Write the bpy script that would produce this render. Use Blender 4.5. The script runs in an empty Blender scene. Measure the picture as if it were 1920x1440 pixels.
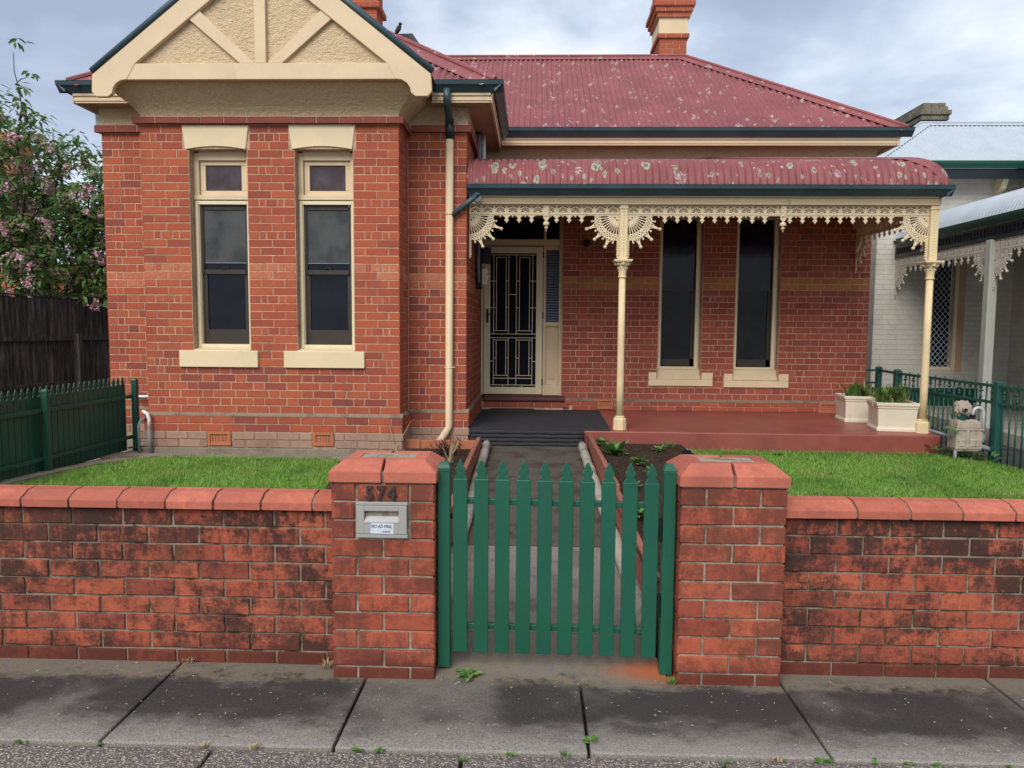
import bpy, math, random
import numpy as np
from mathutils import Vector, Matrix, noise as mnoise

R = random.Random(7)
NR = np.random.default_rng(11)
sc = bpy.context.scene
COL = sc.collection

# ------------------------------------------------------------------ camera
cd = bpy.data.cameras.new('camera'); cam = bpy.data.objects.new('camera', cd); COL.objects.link(cam)
cd.sensor_width = 36; cd.lens = 36 * 1371.58 / 1920; cd.clip_start = .05; cd.clip_end = 600
_cr = ((0.99952744, 0.02979074, 0.00757652), (0.00988614, -0.07816182, -0.99689167), (-0.02910594, 0.99649548, -0.0784194))
r_, d_, f_ = _cr
cam.matrix_world = Matrix(((r_[0], -d_[0], -f_[0], 0), (r_[1], -d_[1], -f_[1], 0), (r_[2], -d_[2], -f_[2], 1.6076), (0, 0, 0, 1)))
sc.camera = cam

# ------------------------------------------------------------------ world, sun, exposure
SUN_EL, SUN_AZ = math.radians(41), math.radians(200)      # azimuth clockwise from +Y: behind the camera, a little to its left
w = bpy.data.worlds.new('World'); sc.world = w; w.use_nodes = True
nt = w.node_tree; nt.nodes.clear()
def wn(t, **k):
    n = nt.nodes.new(t)
    for a, b in k.items(): setattr(n, a, b)
    return n
out = wn('ShaderNodeOutputWorld'); bg = wn('ShaderNodeBackground'); nt.links.new(bg.outputs[0], out.inputs[0])
sky = wn('ShaderNodeTexSky', sky_type='NISHITA', sun_disc=False, sun_elevation=SUN_EL, sun_rotation=SUN_AZ)
SKY_K = .10
bg.inputs[1].default_value = SKY_K
tc = wn('ShaderNodeTexCoord'); sep = wn('ShaderNodeSeparateXYZ'); nt.links.new(tc.outputs['Generated'], sep.inputs[0])
def wmath(op, a, b=None):
    n = wn('ShaderNodeMath', operation=op)
    for i, v in enumerate((a, b)):
        if v is None: continue
        if isinstance(v, (int, float)): n.inputs[i].default_value = v
        else: nt.links.new(v, n.inputs[i])
    return n.outputs[0]
zz = wmath('ADD', wmath('ABSOLUTE', sep.outputs[2]), .22)
cmb = wn('ShaderNodeCombineXYZ')
nt.links.new(wmath('DIVIDE', sep.outputs[0], zz), cmb.inputs[0]); nt.links.new(wmath('DIVIDE', sep.outputs[1], zz), cmb.inputs[1])
def wnoise(scale, detail, rough, off):
    mp = wn('ShaderNodeMapping'); mp.inputs[1].default_value = off; nt.links.new(cmb.outputs[0], mp.inputs[0])
    n = wn('ShaderNodeTexNoise'); n.inputs['Scale'].default_value = scale; n.inputs['Detail'].default_value = detail; n.inputs['Roughness'].default_value = rough
    n.inputs['Distortion'].default_value = .25
    nt.links.new(mp.outputs[0], n.inputs['Vector']); return n.outputs['Fac']
n1 = wnoise(1.15, 6, .52, (3.1, 1.7, 0)); n2 = wnoise(3.2, 5, .55, (7.3, 2.2, 0))
cl = wmath('ADD', wmath('MULTIPLY', n1, .72), wmath('MULTIPLY', n2, .28))
ramp = wn('ShaderNodeValToRGB'); nt.links.new(cl, ramp.inputs[0])
e = ramp.color_ramp.elements
e[0].position = .36; e[0].color = (.205, .243, .325, 1)
e[1].position = .64; e[1].color = (.57, .585, .605, 1)
x = e.new(.46); x.color = (.275, .318, .395, 1)
x = e.new(.53); x.color = (.385, .425, .485, 1)
scl = wn('ShaderNodeVectorMath', operation='SCALE'); nt.links.new(ramp.outputs[0], scl.inputs[0]); scl.inputs['Scale'].default_value = 1.0 / SKY_K
mix = wn('ShaderNodeMix', data_type='RGBA'); mix.inputs[0].default_value = .9
nt.links.new(sky.outputs[0], mix.inputs[6]); nt.links.new(scl.outputs[0], mix.inputs[7]); nt.links.new(mix.outputs[2], bg.inputs[0])

sd = bpy.data.lights.new('sun', 'SUN'); so = bpy.data.objects.new('sun', sd); COL.objects.link(so)
sd.energy = 1.5; sd.angle = math.radians(38); sd.color = (1, .95, .88)
sv = Vector((math.sin(SUN_AZ) * math.cos(SUN_EL), math.cos(SUN_AZ) * math.cos(SUN_EL), math.sin(SUN_EL)))
so.rotation_euler = sv.to_track_quat('Z', 'Y').to_euler()

vs = sc.view_settings; vs.view_transform = 'Standard'; vs.look = 'None'; vs.gamma = 1; vs.use_curve_mapping = False
vs.exposure = 1.0
sc.cycles.use_denoising = True
sc.cycles.max_bounces = 6; sc.cycles.diffuse_bounces = 4; sc.cycles.glossy_bounces = 3; sc.cycles.transparent_max_bounces = 8

# ------------------------------------------------------------------ materials
class M:
    """small node helper"""
    def __init__(s, name):
        s.m = bpy.data.materials.new(name); s.m.use_nodes = True; s.t = s.m.node_tree; s.t.nodes.clear()
        s.o = s.n('ShaderNodeOutputMaterial'); s.b = s.n('ShaderNodeBsdfPrincipled'); s.t.links.new(s.b.outputs[0], s.o.inputs[0])
        g = s.n('ShaderNodeNewGeometry'); s.geo = g; s.pos = g.outputs['Position']
    def n(s, t, **k):
        x = s.t.nodes.new(t)
        for a, b in k.items(): setattr(x, a, b)
        return x
    def l(s, a, b): s.t.links.new(a, b)
    def put(s, inp, v):
        if isinstance(v, (int, float)): inp.default_value = v
        elif isinstance(v, (tuple, list)): inp.default_value = tuple(v) + ((1,) if len(v) == 3 and len(inp.default_value) == 4 else ())
        else: s.l(v, inp)
    def math(s, op, a, b=None, c=None, clamp=False):
        x = s.n('ShaderNodeMath', operation=op, use_clamp=clamp)
        for i, v in enumerate((a, b, c)):
            if v is not None: s.put(x.inputs[i], v)
        return x.outputs[0]
    def vec(s, scale=(1, 1, 1), off=(0, 0, 0), src=None, rot=(0, 0, 0)):
        x = s.n('ShaderNodeMapping'); s.l(src or s.pos, x.inputs[0])
        x.inputs['Scale'].default_value = scale; x.inputs['Location'].default_value = off; x.inputs['Rotation'].default_value = rot
        return x.outputs[0]
    def noise(s, scale, detail=4, rough=.55, v=None, dist=0):
        x = s.n('ShaderNodeTexNoise'); x.inputs['Scale'].default_value = scale; x.inputs['Detail'].default_value = detail
        x.inputs['Roughness'].default_value = rough; x.inputs['Distortion'].default_value = dist; s.l(v or s.pos, x.inputs['Vector'])
        return x.outputs['Fac']
    def vor(s, scale, v=None, feature='F1', out='Distance', rnd=1):
        x = s.n('ShaderNodeTexVoronoi', feature=feature); x.inputs['Scale'].default_value = scale; x.inputs['Randomness'].default_value = rnd
        s.l(v or s.pos, x.inputs['Vector']); return x.outputs[out]
    def ramp(s, f, stops, interp='LINEAR'):
        x = s.n('ShaderNodeValToRGB'); s.put(x.inputs[0], f); x.color_ramp.interpolation = interp
        e = x.color_ramp.elements
        while len(e) > 1: e.remove(e[-1])
        for i, (p, c) in enumerate(stops):
            q = e[0] if i == 0 else e.new(p)
            q.position = p; q.color = (c, c, c, 1) if isinstance(c, (int, float)) else tuple(c) + (1,)
        return x.outputs[0]
    def step(s, f, a, b):
        x = s.n('ShaderNodeMapRange', interpolation_type='SMOOTHSTEP'); s.put(x.inputs[0], f); x.inputs[1].default_value = a; x.inputs[2].default_value = b
        return x.outputs[0]
    def mix(s, f, a, b, mode='MIX'):
        x = s.n('ShaderNodeMix', data_type='RGBA', blend_type=mode); s.put(x.inputs[0], f)
        s.put(x.inputs[6], a); s.put(x.inputs[7], b); return x.outputs[2]
    def rnd(s):
        oi = s.n('ShaderNodeObjectInfo'); return s.math('FRACT', s.math('ADD', oi.outputs['Random'], s.geo.outputs['Random Per Island']))
    def xyz(s, v=None):
        x = s.n('ShaderNodeSeparateXYZ'); s.l(v or s.pos, x.inputs[0]); return x.outputs
    def bump(s, h, dist=.01, strength=1.0):
        x = s.n('ShaderNodeBump'); x.inputs['Strength'].default_value = strength; x.inputs['Distance'].default_value = dist
        s.l(h, x.inputs['Height']); s.l(x.outputs[0], s.b.inputs['Normal'])
    def fin(s, col, rough=.8, spec=.3, metal=0.0):
        s.put(s.b.inputs['Base Color'], col); s.put(s.b.inputs['Roughness'], rough); s.b.inputs['Specular IOR Level'].default_value = spec
        s.b.inputs['Metallic'].default_value = metal; return s.m

def paint(name, c, rough=.5, var=.12, dirt=.15, spec=.35, rust=0, scale=3):
    a = M(name); big = a.noise(scale, 5, .6)
    c2 = tuple(v * (1 - var) for v in c); col = a.mix(a.step(big, .3, .7), c, c2)
    d = a.math('MULTIPLY', a.step(a.noise(9, 6, .7, a.vec((1, 1, .35))), .56, .78), dirt)
    col = a.mix(d, col, (.10, .085, .065))
    if rust:
        rr = a.math('MULTIPLY', a.step(a.noise(14, 6, .72, a.vec((1, 1, .22), (5, 3, 1))), .60, .70), rust)
        col = a.mix(rr, col, (.30, .12, .04))
    a.bump(a.noise(70, 3), .0015, .35)
    return a.fin(col, rough, spec)

def brick_mat(name, stops, smear=(.22, .07, .05), smear_amt=.3, grime=0.0, light=0.0):
    a = M(name); r = a.rnd(); col = a.ramp(r, stops)
    wob = a.noise(24, 4, .6, a.vec((1, 1, 2.2)))
    col = a.mix(a.math('MULTIPLY', a.step(wob, .45, .75), smear_amt), col, smear)
    blotch = a.noise(5, 5, .6)
    col = a.mix(a.math('MULTIPLY', a.step(blotch, .5, .72), .35), col, smear)
    soot = a.noise(1.1, 6, .65, a.vec((1, 1, .7), (3, 2, 8))); col = a.mix(a.math('MULTIPLY', a.step(soot, .50, .72), .38), col, (.15, .05, .038))
    fl = a.math('MULTIPLY', a.step(a.noise(48, 5, .75), .64, .70), .30); col = a.mix(fl, col, (.52, .32, .22))
    if light: col = a.mix(a.math('MULTIPLY', a.step(a.noise(60, 3, .7), .62, .74), light), col, (.55, .42, .33))
    if grime:
        z = a.xyz()[2]
        # black algae: broad stained areas broken by streaks and by horizontal scuffs
        big = a.noise(3.4, 7, .68, a.vec((1, 1, 1.1), (2.2, 0, 4.1))); st = a.noise(24, 7, .76, a.vec((1, 1, .42)))
        sc_ = a.noise(22, 7, .78, a.vec((.55, 1, 1.9), (1, 4, 2))); pit = a.noise(110, 4, .8)
        g = a.math('ADD', a.math('MULTIPLY', big, .42), a.math('ADD', a.math('MULTIPLY', st, .27), a.math('MULTIPLY', sc_, .19)))
        g = a.math('ADD', g, a.math('MULTIPLY', pit, .14))
        drip = a.math('MULTIPLY', a.step(z, .45, .74), a.math('SUBTRACT', st, .35)); g = a.math('ADD', g, a.math('MULTIPLY', drip, .22))
        foot = a.math('SUBTRACT', 1, a.step(z, .0, .16)); g = a.math('ADD', g, a.math('MULTIPLY', foot, .035))
        g = a.math('ADD', g, a.math('MULTIPLY', a.math('SUBTRACT', r, .5), .035))
        col = a.mix(a.math('MULTIPLY', a.step(g, .45, .575), grime), col, (.034, .023, .020))
        brown = a.step(a.noise(5, 6, .7, a.vec((1, 1, .7), (4, 9, 2))), .45, .68); col = a.mix(a.math('MULTIPLY', brown, grime * .5), col, (.17, .055, .035))
        gr = a.step(a.noise(7, 5, .65, a.vec((1, 1, .8), (9, 1, 3))), .60, .72)
        col = a.mix(a.math('MULTIPLY', gr, grime * .45), col, (.075, .07, .03))
        wet = a.step(a.math('ADD', z, a.math('MULTIPLY', a.noise(7, 4), -.12)), -.01, .035)
        col = a.mix(a.math('MULTIPLY', a.math('SUBTRACT', 1, wet), .75), col, (.11, .028, .018))
    a.bump(a.math('ADD', a.noise(150, 4, .7), a.math('MULTIPLY', wob, .6)), .0035, .55)
    return a.fin(col, .85, .2)

RED = [(0, (.32, .074, .042)), (.2, (.38, .088, .047)), (.6, (.43, .110, .053)), (.9, (.37, .088, .048)), (1, (.30, .072, .046))]
PORCH = [(0, (.27, .070, .050)), (.3, (.34, .084, .056)), (.65, (.38, .098, .062)), (.9, (.31, .078, .055)), (1, (.25, .066, .050))]  # browner than RED, with the verandah's bluish shade put into the colour
FENCE = [(0, (.32, .072, .042)), (.35, (.40, .094, .050)), (.75, (.46, .118, .062)), (1, (.29, .066, .042))]
m_brick = brick_mat('red_house_brick', RED)
m_brick_dark = brick_mat('stained_house_brick', [(0, (.25, .066, .050)), (.5, (.30, .074, .050)), (1, (.22, .062, .052))])
m_brick_band = brick_mat('faded_band_brick', [(0, (.44, .125, .065)), (.5, (.47, .155, .085)), (1, (.41, .105, .06))], smear=(.50, .28, .16), smear_amt=.6)
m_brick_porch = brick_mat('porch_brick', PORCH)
m_brick_ochre = brick_mat('ochre_band_brick', [(0, (.42, .17, .055)), (.5, (.48, .21, .07)), (1, (.36, .14, .055))], smear=(.30, .11, .05))
m_brick_string = brick_mat('string_course_brick', [(0, (.24, .07, .055)), (.5, (.29, .08, .06)), (1, (.22, .065, .055))])
m_brick_pale = brick_mat('washed_plinth_brick', [(0, (.33, .20, .15)), (.5, (.38, .24, .18)), (1, (.30, .17, .13))], smear=(.40, .30, .22), smear_amt=.6)
m_brick_fence = brick_mat('fence_brick', FENCE, grime=.93)
m_brick_pillar = brick_mat('pillar_brick', FENCE, grime=.60)
m_coping = brick_mat('coping_brick', [(0, (.52, .15, .095)), (.5, (.60, .18, .118)), (1, (.47, .13, .085))], smear=(.36, .10, .07), smear_amt=.3, grime=.20)
m_terracotta = brick_mat('terracotta', [(0, (.42, .15, .075)), (1, (.46, .17, .085))], smear_amt=.2)
m_edge = brick_mat('edging_tile', [(0, (.30, .11, .075)), (.5, (.34, .13, .09)), (1, (.26, .10, .075))], smear=(.14, .09, .07), smear_amt=.5)

def mortar_mat(name, c, dirt, moss=0.0):
    a = M(name); col = a.mix(a.step(a.noise(30, 5, .7), .35, .7), c, tuple(v * .7 for v in c))
    col = a.mix(a.math('MULTIPLY', a.step(a.noise(4, 6, .65), .46, .62), dirt), col, (.09, .08, .06))
    if moss: col = a.mix(a.math('MULTIPLY', a.step(a.noise(6, 6, .7, a.vec((1, 1, 1), (4, 7, 1))), .52, .62), moss), col, (.035, .042, .012))
    a.bump(a.noise(120, 4, .7), .006, .8); return a.fin(col, .95, .1)
m_mortar = mortar_mat('house_mortar', (.58, .39, .265), .3)
m_mortar_fence = mortar_mat('fence_mortar', (.30, .25, .19), .92, .9)
m_mortar_pillar = mortar_mat('pillar_mortar', (.40, .35, .27), .5, .5)

def roughcast():
    a = M('roughcast_render'); v = a.noise(24, 2, .5, a.vec((1, 1, 1.4))); n = a.noise(62, 4, .65)
    h = a.math('ADD', a.math('MULTIPLY', v, .8), a.math('MULTIPLY', n, 1.0))
    col = a.mix(a.step(a.noise(26, 4, .7), .35, .7), (.74, .57, .36), (.66, .50, .31))
    col = a.mix(a.math('MULTIPLY', a.step(a.noise(2.2, 5, .65), .52, .72), .3), col, (.42, .32, .20))
    a.bump(h, .022, 1.0); return a.fin(col, .95, .1)
m_rough = roughcast()
m_cream = paint('cream_paint', (.70, .54, .345), .55, .10, .18)
m_cream_pale = paint('pale_cream_paint', (.74, .64, .43), .45, .06, .10)
m_lintel = paint('lintel_paint', (.74, .60, .38), .6, .08, .10)
m_iron = paint('cast_iron_paint', (.70, .58, .38), .6, .10, .22, rust=.18, scale=9)
m_post = paint('post_paint', (.72, .57, .34), .5, .08, .10, rust=.55, scale=6)
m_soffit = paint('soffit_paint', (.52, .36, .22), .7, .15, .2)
m_teal = paint('teal_gutter_paint', (.045, .085, .105), .42, .3, .10, .5)
m_tealdark = paint('dark_teal_paint', (.012, .02, .026), .35, .3, 0, .5)
m_green = paint('green_enamel', (.011, .098, .058), .42, .16, .14, .45)
m_greendark = paint('green_fence_paint', (.011, .075, .048), .42, .2, .15, .45)
m_green_tube = paint('green_tube_paint', (.012, .085, .065), .4, .15, .05, .45)
m_brown = paint('dark_brown_sash_paint', (.045, .035, .028), .5, .2, .1)
m_redpaint = paint('dark_red_sill_paint', (.11, .03, .022), .5, .3, .2)
m_black = paint('black_plastic', (.010, .010, .012), .5, .1, .05)
m_grey = paint('grey_conduit', (.22, .23, .25), .5, .15, .15)
m_white = paint('white_pvc', (.75, .74, .72), .4, .04, .05)
m_alarm = paint('pale_grey_plastic', (.50, .56, .62), .5, .05, .05)
m_metal = paint('aluminium', (.34, .335, .31), .45, .08, .18, .5)
m_slot = paint('bright_aluminium', (.48, .475, .48), .4, .08, .1, .5)
m_meter = paint('meter_paint', (.44, .37, .30), .6, .2, .6, rust=.35, scale=9)
m_grey_post = paint('grey_green_paint', (.42, .43, .38), .6, .08, .15)
m_iron_white = paint('white_cast_iron', (.60, .54, .46), .6, .08, .15)
m_numbers = paint('weathered_numeral', (.055, .042, .045), .5, .4, .2)

def pane(name, c, rough=.08, streak=0.0, c2=None):
    a = M(name); col = a.mix(a.step(a.noise(3.5, 4, .6), .4, .7), c, c2 or tuple(v * .6 for v in c))  # cloudy tone in the glass colour stands in for dim reflections
    a.bump(a.noise(6, 2), .002, .12)
    return a.fin(col, rough, .22)
m_glass = pane('dark_glass', (.006, .008, .016), .10)
m_glass_blind = pane('screened_glass', (.075, .08, .078), .3, c2=(.035, .039, .042))
m_glass_screen = pane('porch_screen', (.018, .02, .023), .3)
m_glass_obscure = pane('obscure_glass', (.055, .038, .042), .25, c2=(.085, .075, .09))
m_flyscreen = paint('flyscreen_mesh', (.006, .007, .014), .8, .1, 0, .15)
m_blind = paint('blue_grey_blind', (.20, .24, .30), .6, .1, .1)

def roofmat(name, c, big=1.0, green=0.0):
    a = M(name)
    col = a.mix(a.step(a.noise(2.2, 5, .6), .35, .65), c, tuple(v * .78 for v in c))
    col = a.mix(a.math('MULTIPLY', a.step(a.noise(7, 5, .7, a.vec((4, 1, 1))), .5, .75), .25), col, (.40, .16, .16))
    # small pale lichen flecks: some cells of two voronoi grids
    def flecks(scale, thr, keep, v):
        vv = a.n('ShaderNodeTexVoronoi'); vv.inputs['Scale'].default_value = scale; a.l(v, vv.inputs['Vector'])
        sepc = a.n('ShaderNodeSeparateColor'); a.l(vv.outputs['Color'], sepc.inputs[0])
        size = a.math('MULTIPLY', sepc.outputs[1], thr)
        dd = a.math('ADD', vv.outputs['Distance'], a.math('MULTIPLY', a.math('SUBTRACT', a.noise(scale * 5, 3, .7), .5), thr * .9))
        inside = a.math('LESS_THAN', dd, size); on = a.math('LESS_THAN', sepc.outputs[0], keep)
        return a.math('MULTIPLY', inside, on), dd, size
    wv = a.vec((1, .75, .75))
    f, _, _ = flecks(20, .38, .30 * big, wv); col = a.mix(a.math('MULTIPLY', a.math('MULTIPLY', f, a.step(a.noise(70, 4, .75), .40, .52)), .85), col, (.50, .43, .42))
    f, _, _ = flecks(9, .40, .22 * big, a.vec((1, .8, .8), (5, 1, 2))); col = a.mix(a.math('MULTIPLY', a.math('MULTIPLY', f, a.step(a.noise(60, 4, .75), .44, .54)), .85), col, (.50, .43, .42))
    f, _, _ = flecks(5.5, .36, .26 * big, a.vec((1, .8, .8), (3, 1, 2))); col = a.mix(a.math('MULTIPLY', a.math('MULTIPLY', f, a.step(a.noise(38, 5, .8), .47, .55)), .85), col, (.42, .39, .35))
    st = a.step(a.noise(20, 5, .7, a.vec((2.2, .12, .12), (1, 3, 2))), .55, .75); col = a.mix(a.math('MULTIPLY', st, .35), col, (.16, .06, .06))
    if green:
        z = a.xyz()[2]
        f, dd, size = flecks(10.5, .50, green, a.vec((1, .62, .62), (8, 4, 1))); f = a.math('MULTIPLY', f, a.step(a.noise(1.6, 3), .33, .45))
        f2, dd2, size2 = flecks(6.6, .42, .6, a.vec((1, .55, .55), (1, 7, 3)))
        p2 = a.mix(a.step(a.noise(40, 4, .7), .42, .58), (.13, .13, .075), (.42, .40, .33))
        rim = a.math('MULTIPLY', a.math('GREATER_THAN', a.math('ADD', dd, a.math('MULTIPLY', a.math('SUBTRACT', a.noise(50, 4, .75), .5), .16)), a.math('MULTIPLY', size, .70)), .75)
        patch = a.mix(rim, (.11, .115, .06), (.47, .44, .38)); patch = a.mix(a.step(a.noise(60, 3), .45, .6), patch, (.30, .32, .22))
        low = a.math('SUBTRACT', 1, a.step(z, 3.36, 3.52)); col = a.mix(a.math('MULTIPLY', a.math('MULTIPLY', f2, low), a.step(a.noise(16, 4), .38, .50)), col, p2); col = a.mix(a.math('MULTIPLY', f, low), col, patch)
    a.bump(a.noise(50, 4, .6), .002, .4)
    return a.fin(col, .55, .3)
m_roof = roofmat('faded_red_roof_iron', (.265, .078, .080))
m_roof_green = roofmat('lichened_red_roof_iron', (.265, .077, .080), .45, .85)
m_roof_cap = roofmat('red_ridge_capping', (.29, .088, .090), .8)
m_zinc = paint('zincalume_iron', (.44, .49, .54), .42, .10, .10, .4)

def wood_dark():
    a = M('weathered_black_paling'); st = a.noise(7, 7, .72, a.vec((3, 3, .22)))
    col = a.ramp(st, [(.32, (.009, .008, .008)), (.48, (.040, .034, .032)), (.66, (.15, .125, .112))])
    col = a.mix(a.math('MULTIPLY', a.rnd(), .35), col, (.05, .043, .04)); a.bump(st, .004, .6); return a.fin(col, .9, .15)
m_paling = wood_dark()

def concrete_path():
    a = M('stained_concrete'); x, y, z = a.xyz()
    fine = a.noise(160, 4, .75); mid = a.noise(22, 5, .65); big = a.noise(2.3, 8, .68, a.vec((1, 1.6, 1)))
    col = a.mix(a.step(fine, .35, .68), (.13, .113, .10), (.225, .20, .18))
    # black algae film across the slab middles, worn off along the street edge
    wob = a.math('ADD', y, a.math('MULTIPLY', a.math('SUBTRACT', big, .5), .75))
    band = a.math('MULTIPLY', a.step(wob, 2.70, 2.93), a.math('SUBTRACT', 1, a.step(wob, 3.16, 3.27)))
    band = a.math('MULTIPLY', band, a.step(a.noise(1.1, 4, .6, a.vec((1, 1, 1), (2.6, 0, 0))), .30, .50))
    dark = a.math('MULTIPLY', band, a.math('SUBTRACT', 1, a.math('MULTIPLY', a.step(fine, .55, .75), .4)))
    col = a.mix(a.math('MULTIPLY', dark, .82), col, (.022, .0205, .020))
    edge = a.math('SUBTRACT', 1, a.step(a.math('ADD', y, a.math('MULTIPLY', a.math('ADD', mid, big), .16)), 2.80, 3.04))
    col = a.mix(a.math('MULTIPLY', a.math('MULTIPLY', edge, a.step(fine, .30, .60)), .8), col, (.36, .325, .29))
    brown = a.math('MULTIPLY', a.step(a.math('ADD', y, a.math('MULTIPLY', big, .2)), 3.24, 3.31), a.step(mid, .36, .58)); col = a.mix(a.math('MULTIPLY', brown, .75), col, (.20, .165, .11))
    # orange brick dust washed from the pillar foot
    dx = a.math('SUBTRACT', x, .62); dy = a.math('SUBTRACT', y, 3.30)
    dist = a.math('SQRT', a.math('ADD', a.math('MULTIPLY', a.math('MULTIPLY', dx, dx), .55), a.math('MULTIPLY', a.math('MULTIPLY', dy, dy), 4.2)))
    dust = a.math('SUBTRACT', 1, a.step(a.math('ADD', dist, a.math('MULTIPLY', a.math('SUBTRACT', mid, .5), .22)), .03, .27))
    col = a.mix(a.math('MULTIPLY', dust, .85), col, (.40, .10, .028))
    light = a.step(a.vor(70), .035, .06); col = a.mix(a.math('MULTIPLY', a.math('SUBTRACT', 1, light), .55), col, (.42, .38, .33))
    a.bump(a.math('ADD', fine, a.math('MULTIPLY', mid, 1.2)), .004, .7); return a.fin(col, .9, .2)
m_concrete = concrete_path()

def concrete_plain(name, c, c2, moss=.25):
    a = M(name); col = a.mix(a.step(a.noise(110, 4, .75), .35, .68), c, c2)
    col = a.mix(a.math('MULTIPLY', a.step(a.noise(4, 6, .65), .46, .66), .6), col, tuple(v * .42 for v in c))
    col = a.mix(a.math('MULTIPLY', a.step(a.noise(9, 6, .65, a.vec((1, 1, 1), (3, 3, 3))), .60, .70), moss), col, (.06, .07, .025))
    a.bump(a.noise(90, 5, .7), .006, .7); return a.fin(col, .92, .15)
m_conc_walk = concrete_plain('path_concrete', (.075, .061, .050), (.13, .108, .09), .15)
m_conc_front = concrete_plain('worn_path_concrete', (.185, .155, .138), (.28, .24, .22), .1)
m_conc_kerb = concrete_plain('mossy_kerb_concrete', (.33, .30, .25), (.46, .42, .36), .5)
m_weathering = concrete_plain('weathering_mortar', (.20, .145, .10), (.32, .24, .17), .3)
m_conc_base = concrete_plain('foundation_cement', (.20, .165, .125), (.32, .27, .21), .2)
m_slab_gap = concrete_plain('joint_dirt', (.03, .026, .02), (.05, .04, .03))

def aggregate():
    a = M('exposed_aggregate'); vv = a.n('ShaderNodeTexVoronoi'); vv.inputs['Scale'].default_value = 120; a.l(a.vec(), vv.inputs['Vector'])
    sepc = a.n('ShaderNodeSeparateColor'); a.l(vv.outputs['Color'], sepc.inputs[0])
    stone = a.ramp(sepc.outputs[0], [(0, (.12, .10, .092)), (.45, (.19, .16, .145)), (.68, (.32, .275, .24)), (.88, (.44, .39, .33)), (.96, (.46, .32, .18)), (1, (.60, .56, .5))])
    gap = a.step(vv.outputs['Distance'], .45, .62)
    col = a.mix(gap, stone, (.125, .108, .10)); a.bump(a.math('MULTIPLY', vv.outputs['Distance'], -1), .006, .9)
    col = a.mix(a.math('MULTIPLY', a.step(a.noise(3, 4), .5, .7), .25), col, (.08, .07, .065))
    return a.fin(col, .85, .2)
m_aggregate = aggregate()

def porchpaint():
    a = M('red_oxide_floor_paint'); col = a.mix(a.step(a.noise(2.5, 6, .65), .35, .7), (.29, .078, .058), (.215, .060, .048))
    col = a.mix(a.math('MULTIPLY', a.step(a.noise(30, 4, .7), .66, .72), .4), col, (.33, .13, .10))
    a.bump(a.noise(40, 3), .002, .3); return a.fin(col, .42, .4)
m_porch = porchpaint()
def matmat(name, c, scale):
    a = M(name); v = a.noise(scale, 3, .8); col = a.mix(a.step(v, .4, .65), c, tuple(q * 3.0 for q in c)); a.bump(v, .008, .8); return a.fin(col, .9, .2)
m_mat = matmat('charcoal_matting', (.022, .022, .026), 210)
m_doormat = matmat('brown_doormat', (.030, .022, .018), 120)
def soil():
    a = M('dark_garden_soil'); n = a.noise(45, 6, .75); col = a.ramp(n, [(.3, (.018, .012, .009)), (.55, (.065, .043, .030)), (.75, (.14, .10, .07))])
    a.bump(n, .02, .9); return a.fin(col, .95, .1)
m_soil = soil()
def earth():
    a = M('lawn_soil'); col = a.mix(a.step(a.noise(12, 5), .35, .65), (.07, .13, .022), (.11, .16, .035)); a.bump(a.noise(80, 3), .01, .8); return a.fin(col, .95, .1)
m_earth = earth()
def leafmat(name, stops, trans=.25, rough=.5):
    a = M(name); col = a.ramp(a.rnd(), stops); a.fin(col, rough, .3)
    tr = a.n('ShaderNodeBsdfTranslucent'); a.l(col, tr.inputs[0]); ms = a.n('ShaderNodeMixShader'); ms.inputs[0].default_value = trans
    a.l(a.b.outputs[0], ms.inputs[1]); a.l(tr.outputs[0], ms.inputs[2]); a.l(ms.outputs[0], a.o.inputs[0]); return a.m
def grassmat():
    m = leafmat('lawn_blades', [(0, (.17, .35, .050)), (.5, (.25, .47, .075)), (.88, (.35, .55, .12)), (.95, (.46, .50, .18)), (1, (.54, .48, .28))], .42, .5); t = m.node_tree
    ge = t.nodes.new('ShaderNodeNewGeometry'); src = [l.from_socket for l in t.links if l.to_socket.name == 'Base Color'][0]; last = src
    for sc_, a_, b_, c_, k_ in ((1.7, .48, .70, (.10, .24, .040), .7), (2.9, .56, .74, (.40, .40, .14), .55), (9, .60, .72, (.42, .36, .18), .35)):
        n = t.nodes.new('ShaderNodeTexNoise'); n.inputs['Scale'].default_value = sc_; n.inputs['Detail'].default_value = 5; t.links.new(ge.outputs['Position'], n.inputs['Vector'])
        r = t.nodes.new('ShaderNodeMapRange'); r.inputs[1].default_value = a_; r.inputs[2].default_value = b_; r.inputs[4].default_value = k_; t.links.new(n.outputs['Fac'], r.inputs[0])
        x = t.nodes.new('ShaderNodeMix'); x.data_type = 'RGBA'; t.links.new(r.outputs[0], x.inputs[0]); t.links.new(last, x.inputs[6]); x.inputs[7].default_value = c_ + (1,); last = x.outputs[2]
    for l in list(t.links):
        if l.from_socket == src and l.to_node.type in ('BSDF_PRINCIPLED', 'BSDF_TRANSLUCENT'): t.links.new(last, l.to_socket)
    return m
m_grass = grassmat()
m_leaf = leafmat('cherry_leaf', [(0, (.06, .13, .042)), (.4, (.115, .215, .066)), (.8, (.18, .28, .09)), (1, (.25, .23, .09))], .35, .4)
m_blossom = leafmat('pink_blossom', [(0, (.55, .24, .31)), (.5, (.68, .38, .45)), (1, (.80, .58, .62))], .25, .6)
m_weed = leafmat('weed_leaf', [(0, (.08, .18, .04)), (.6, (.13, .26, .06)), (1, (.22, .32, .10))], .25)
m_strap = leafmat('strap_leaf', [(0, (.055, .12, .025)), (.6, (.10, .19, .04)), (.93, (.17, .24, .07)), (1, (.30, .22, .12))], .2, .4)
m_fig = leafmat('fig_leaf', [(0, (.08, .20, .06)), (1, (.15, .30, .10))], .25)
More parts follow.
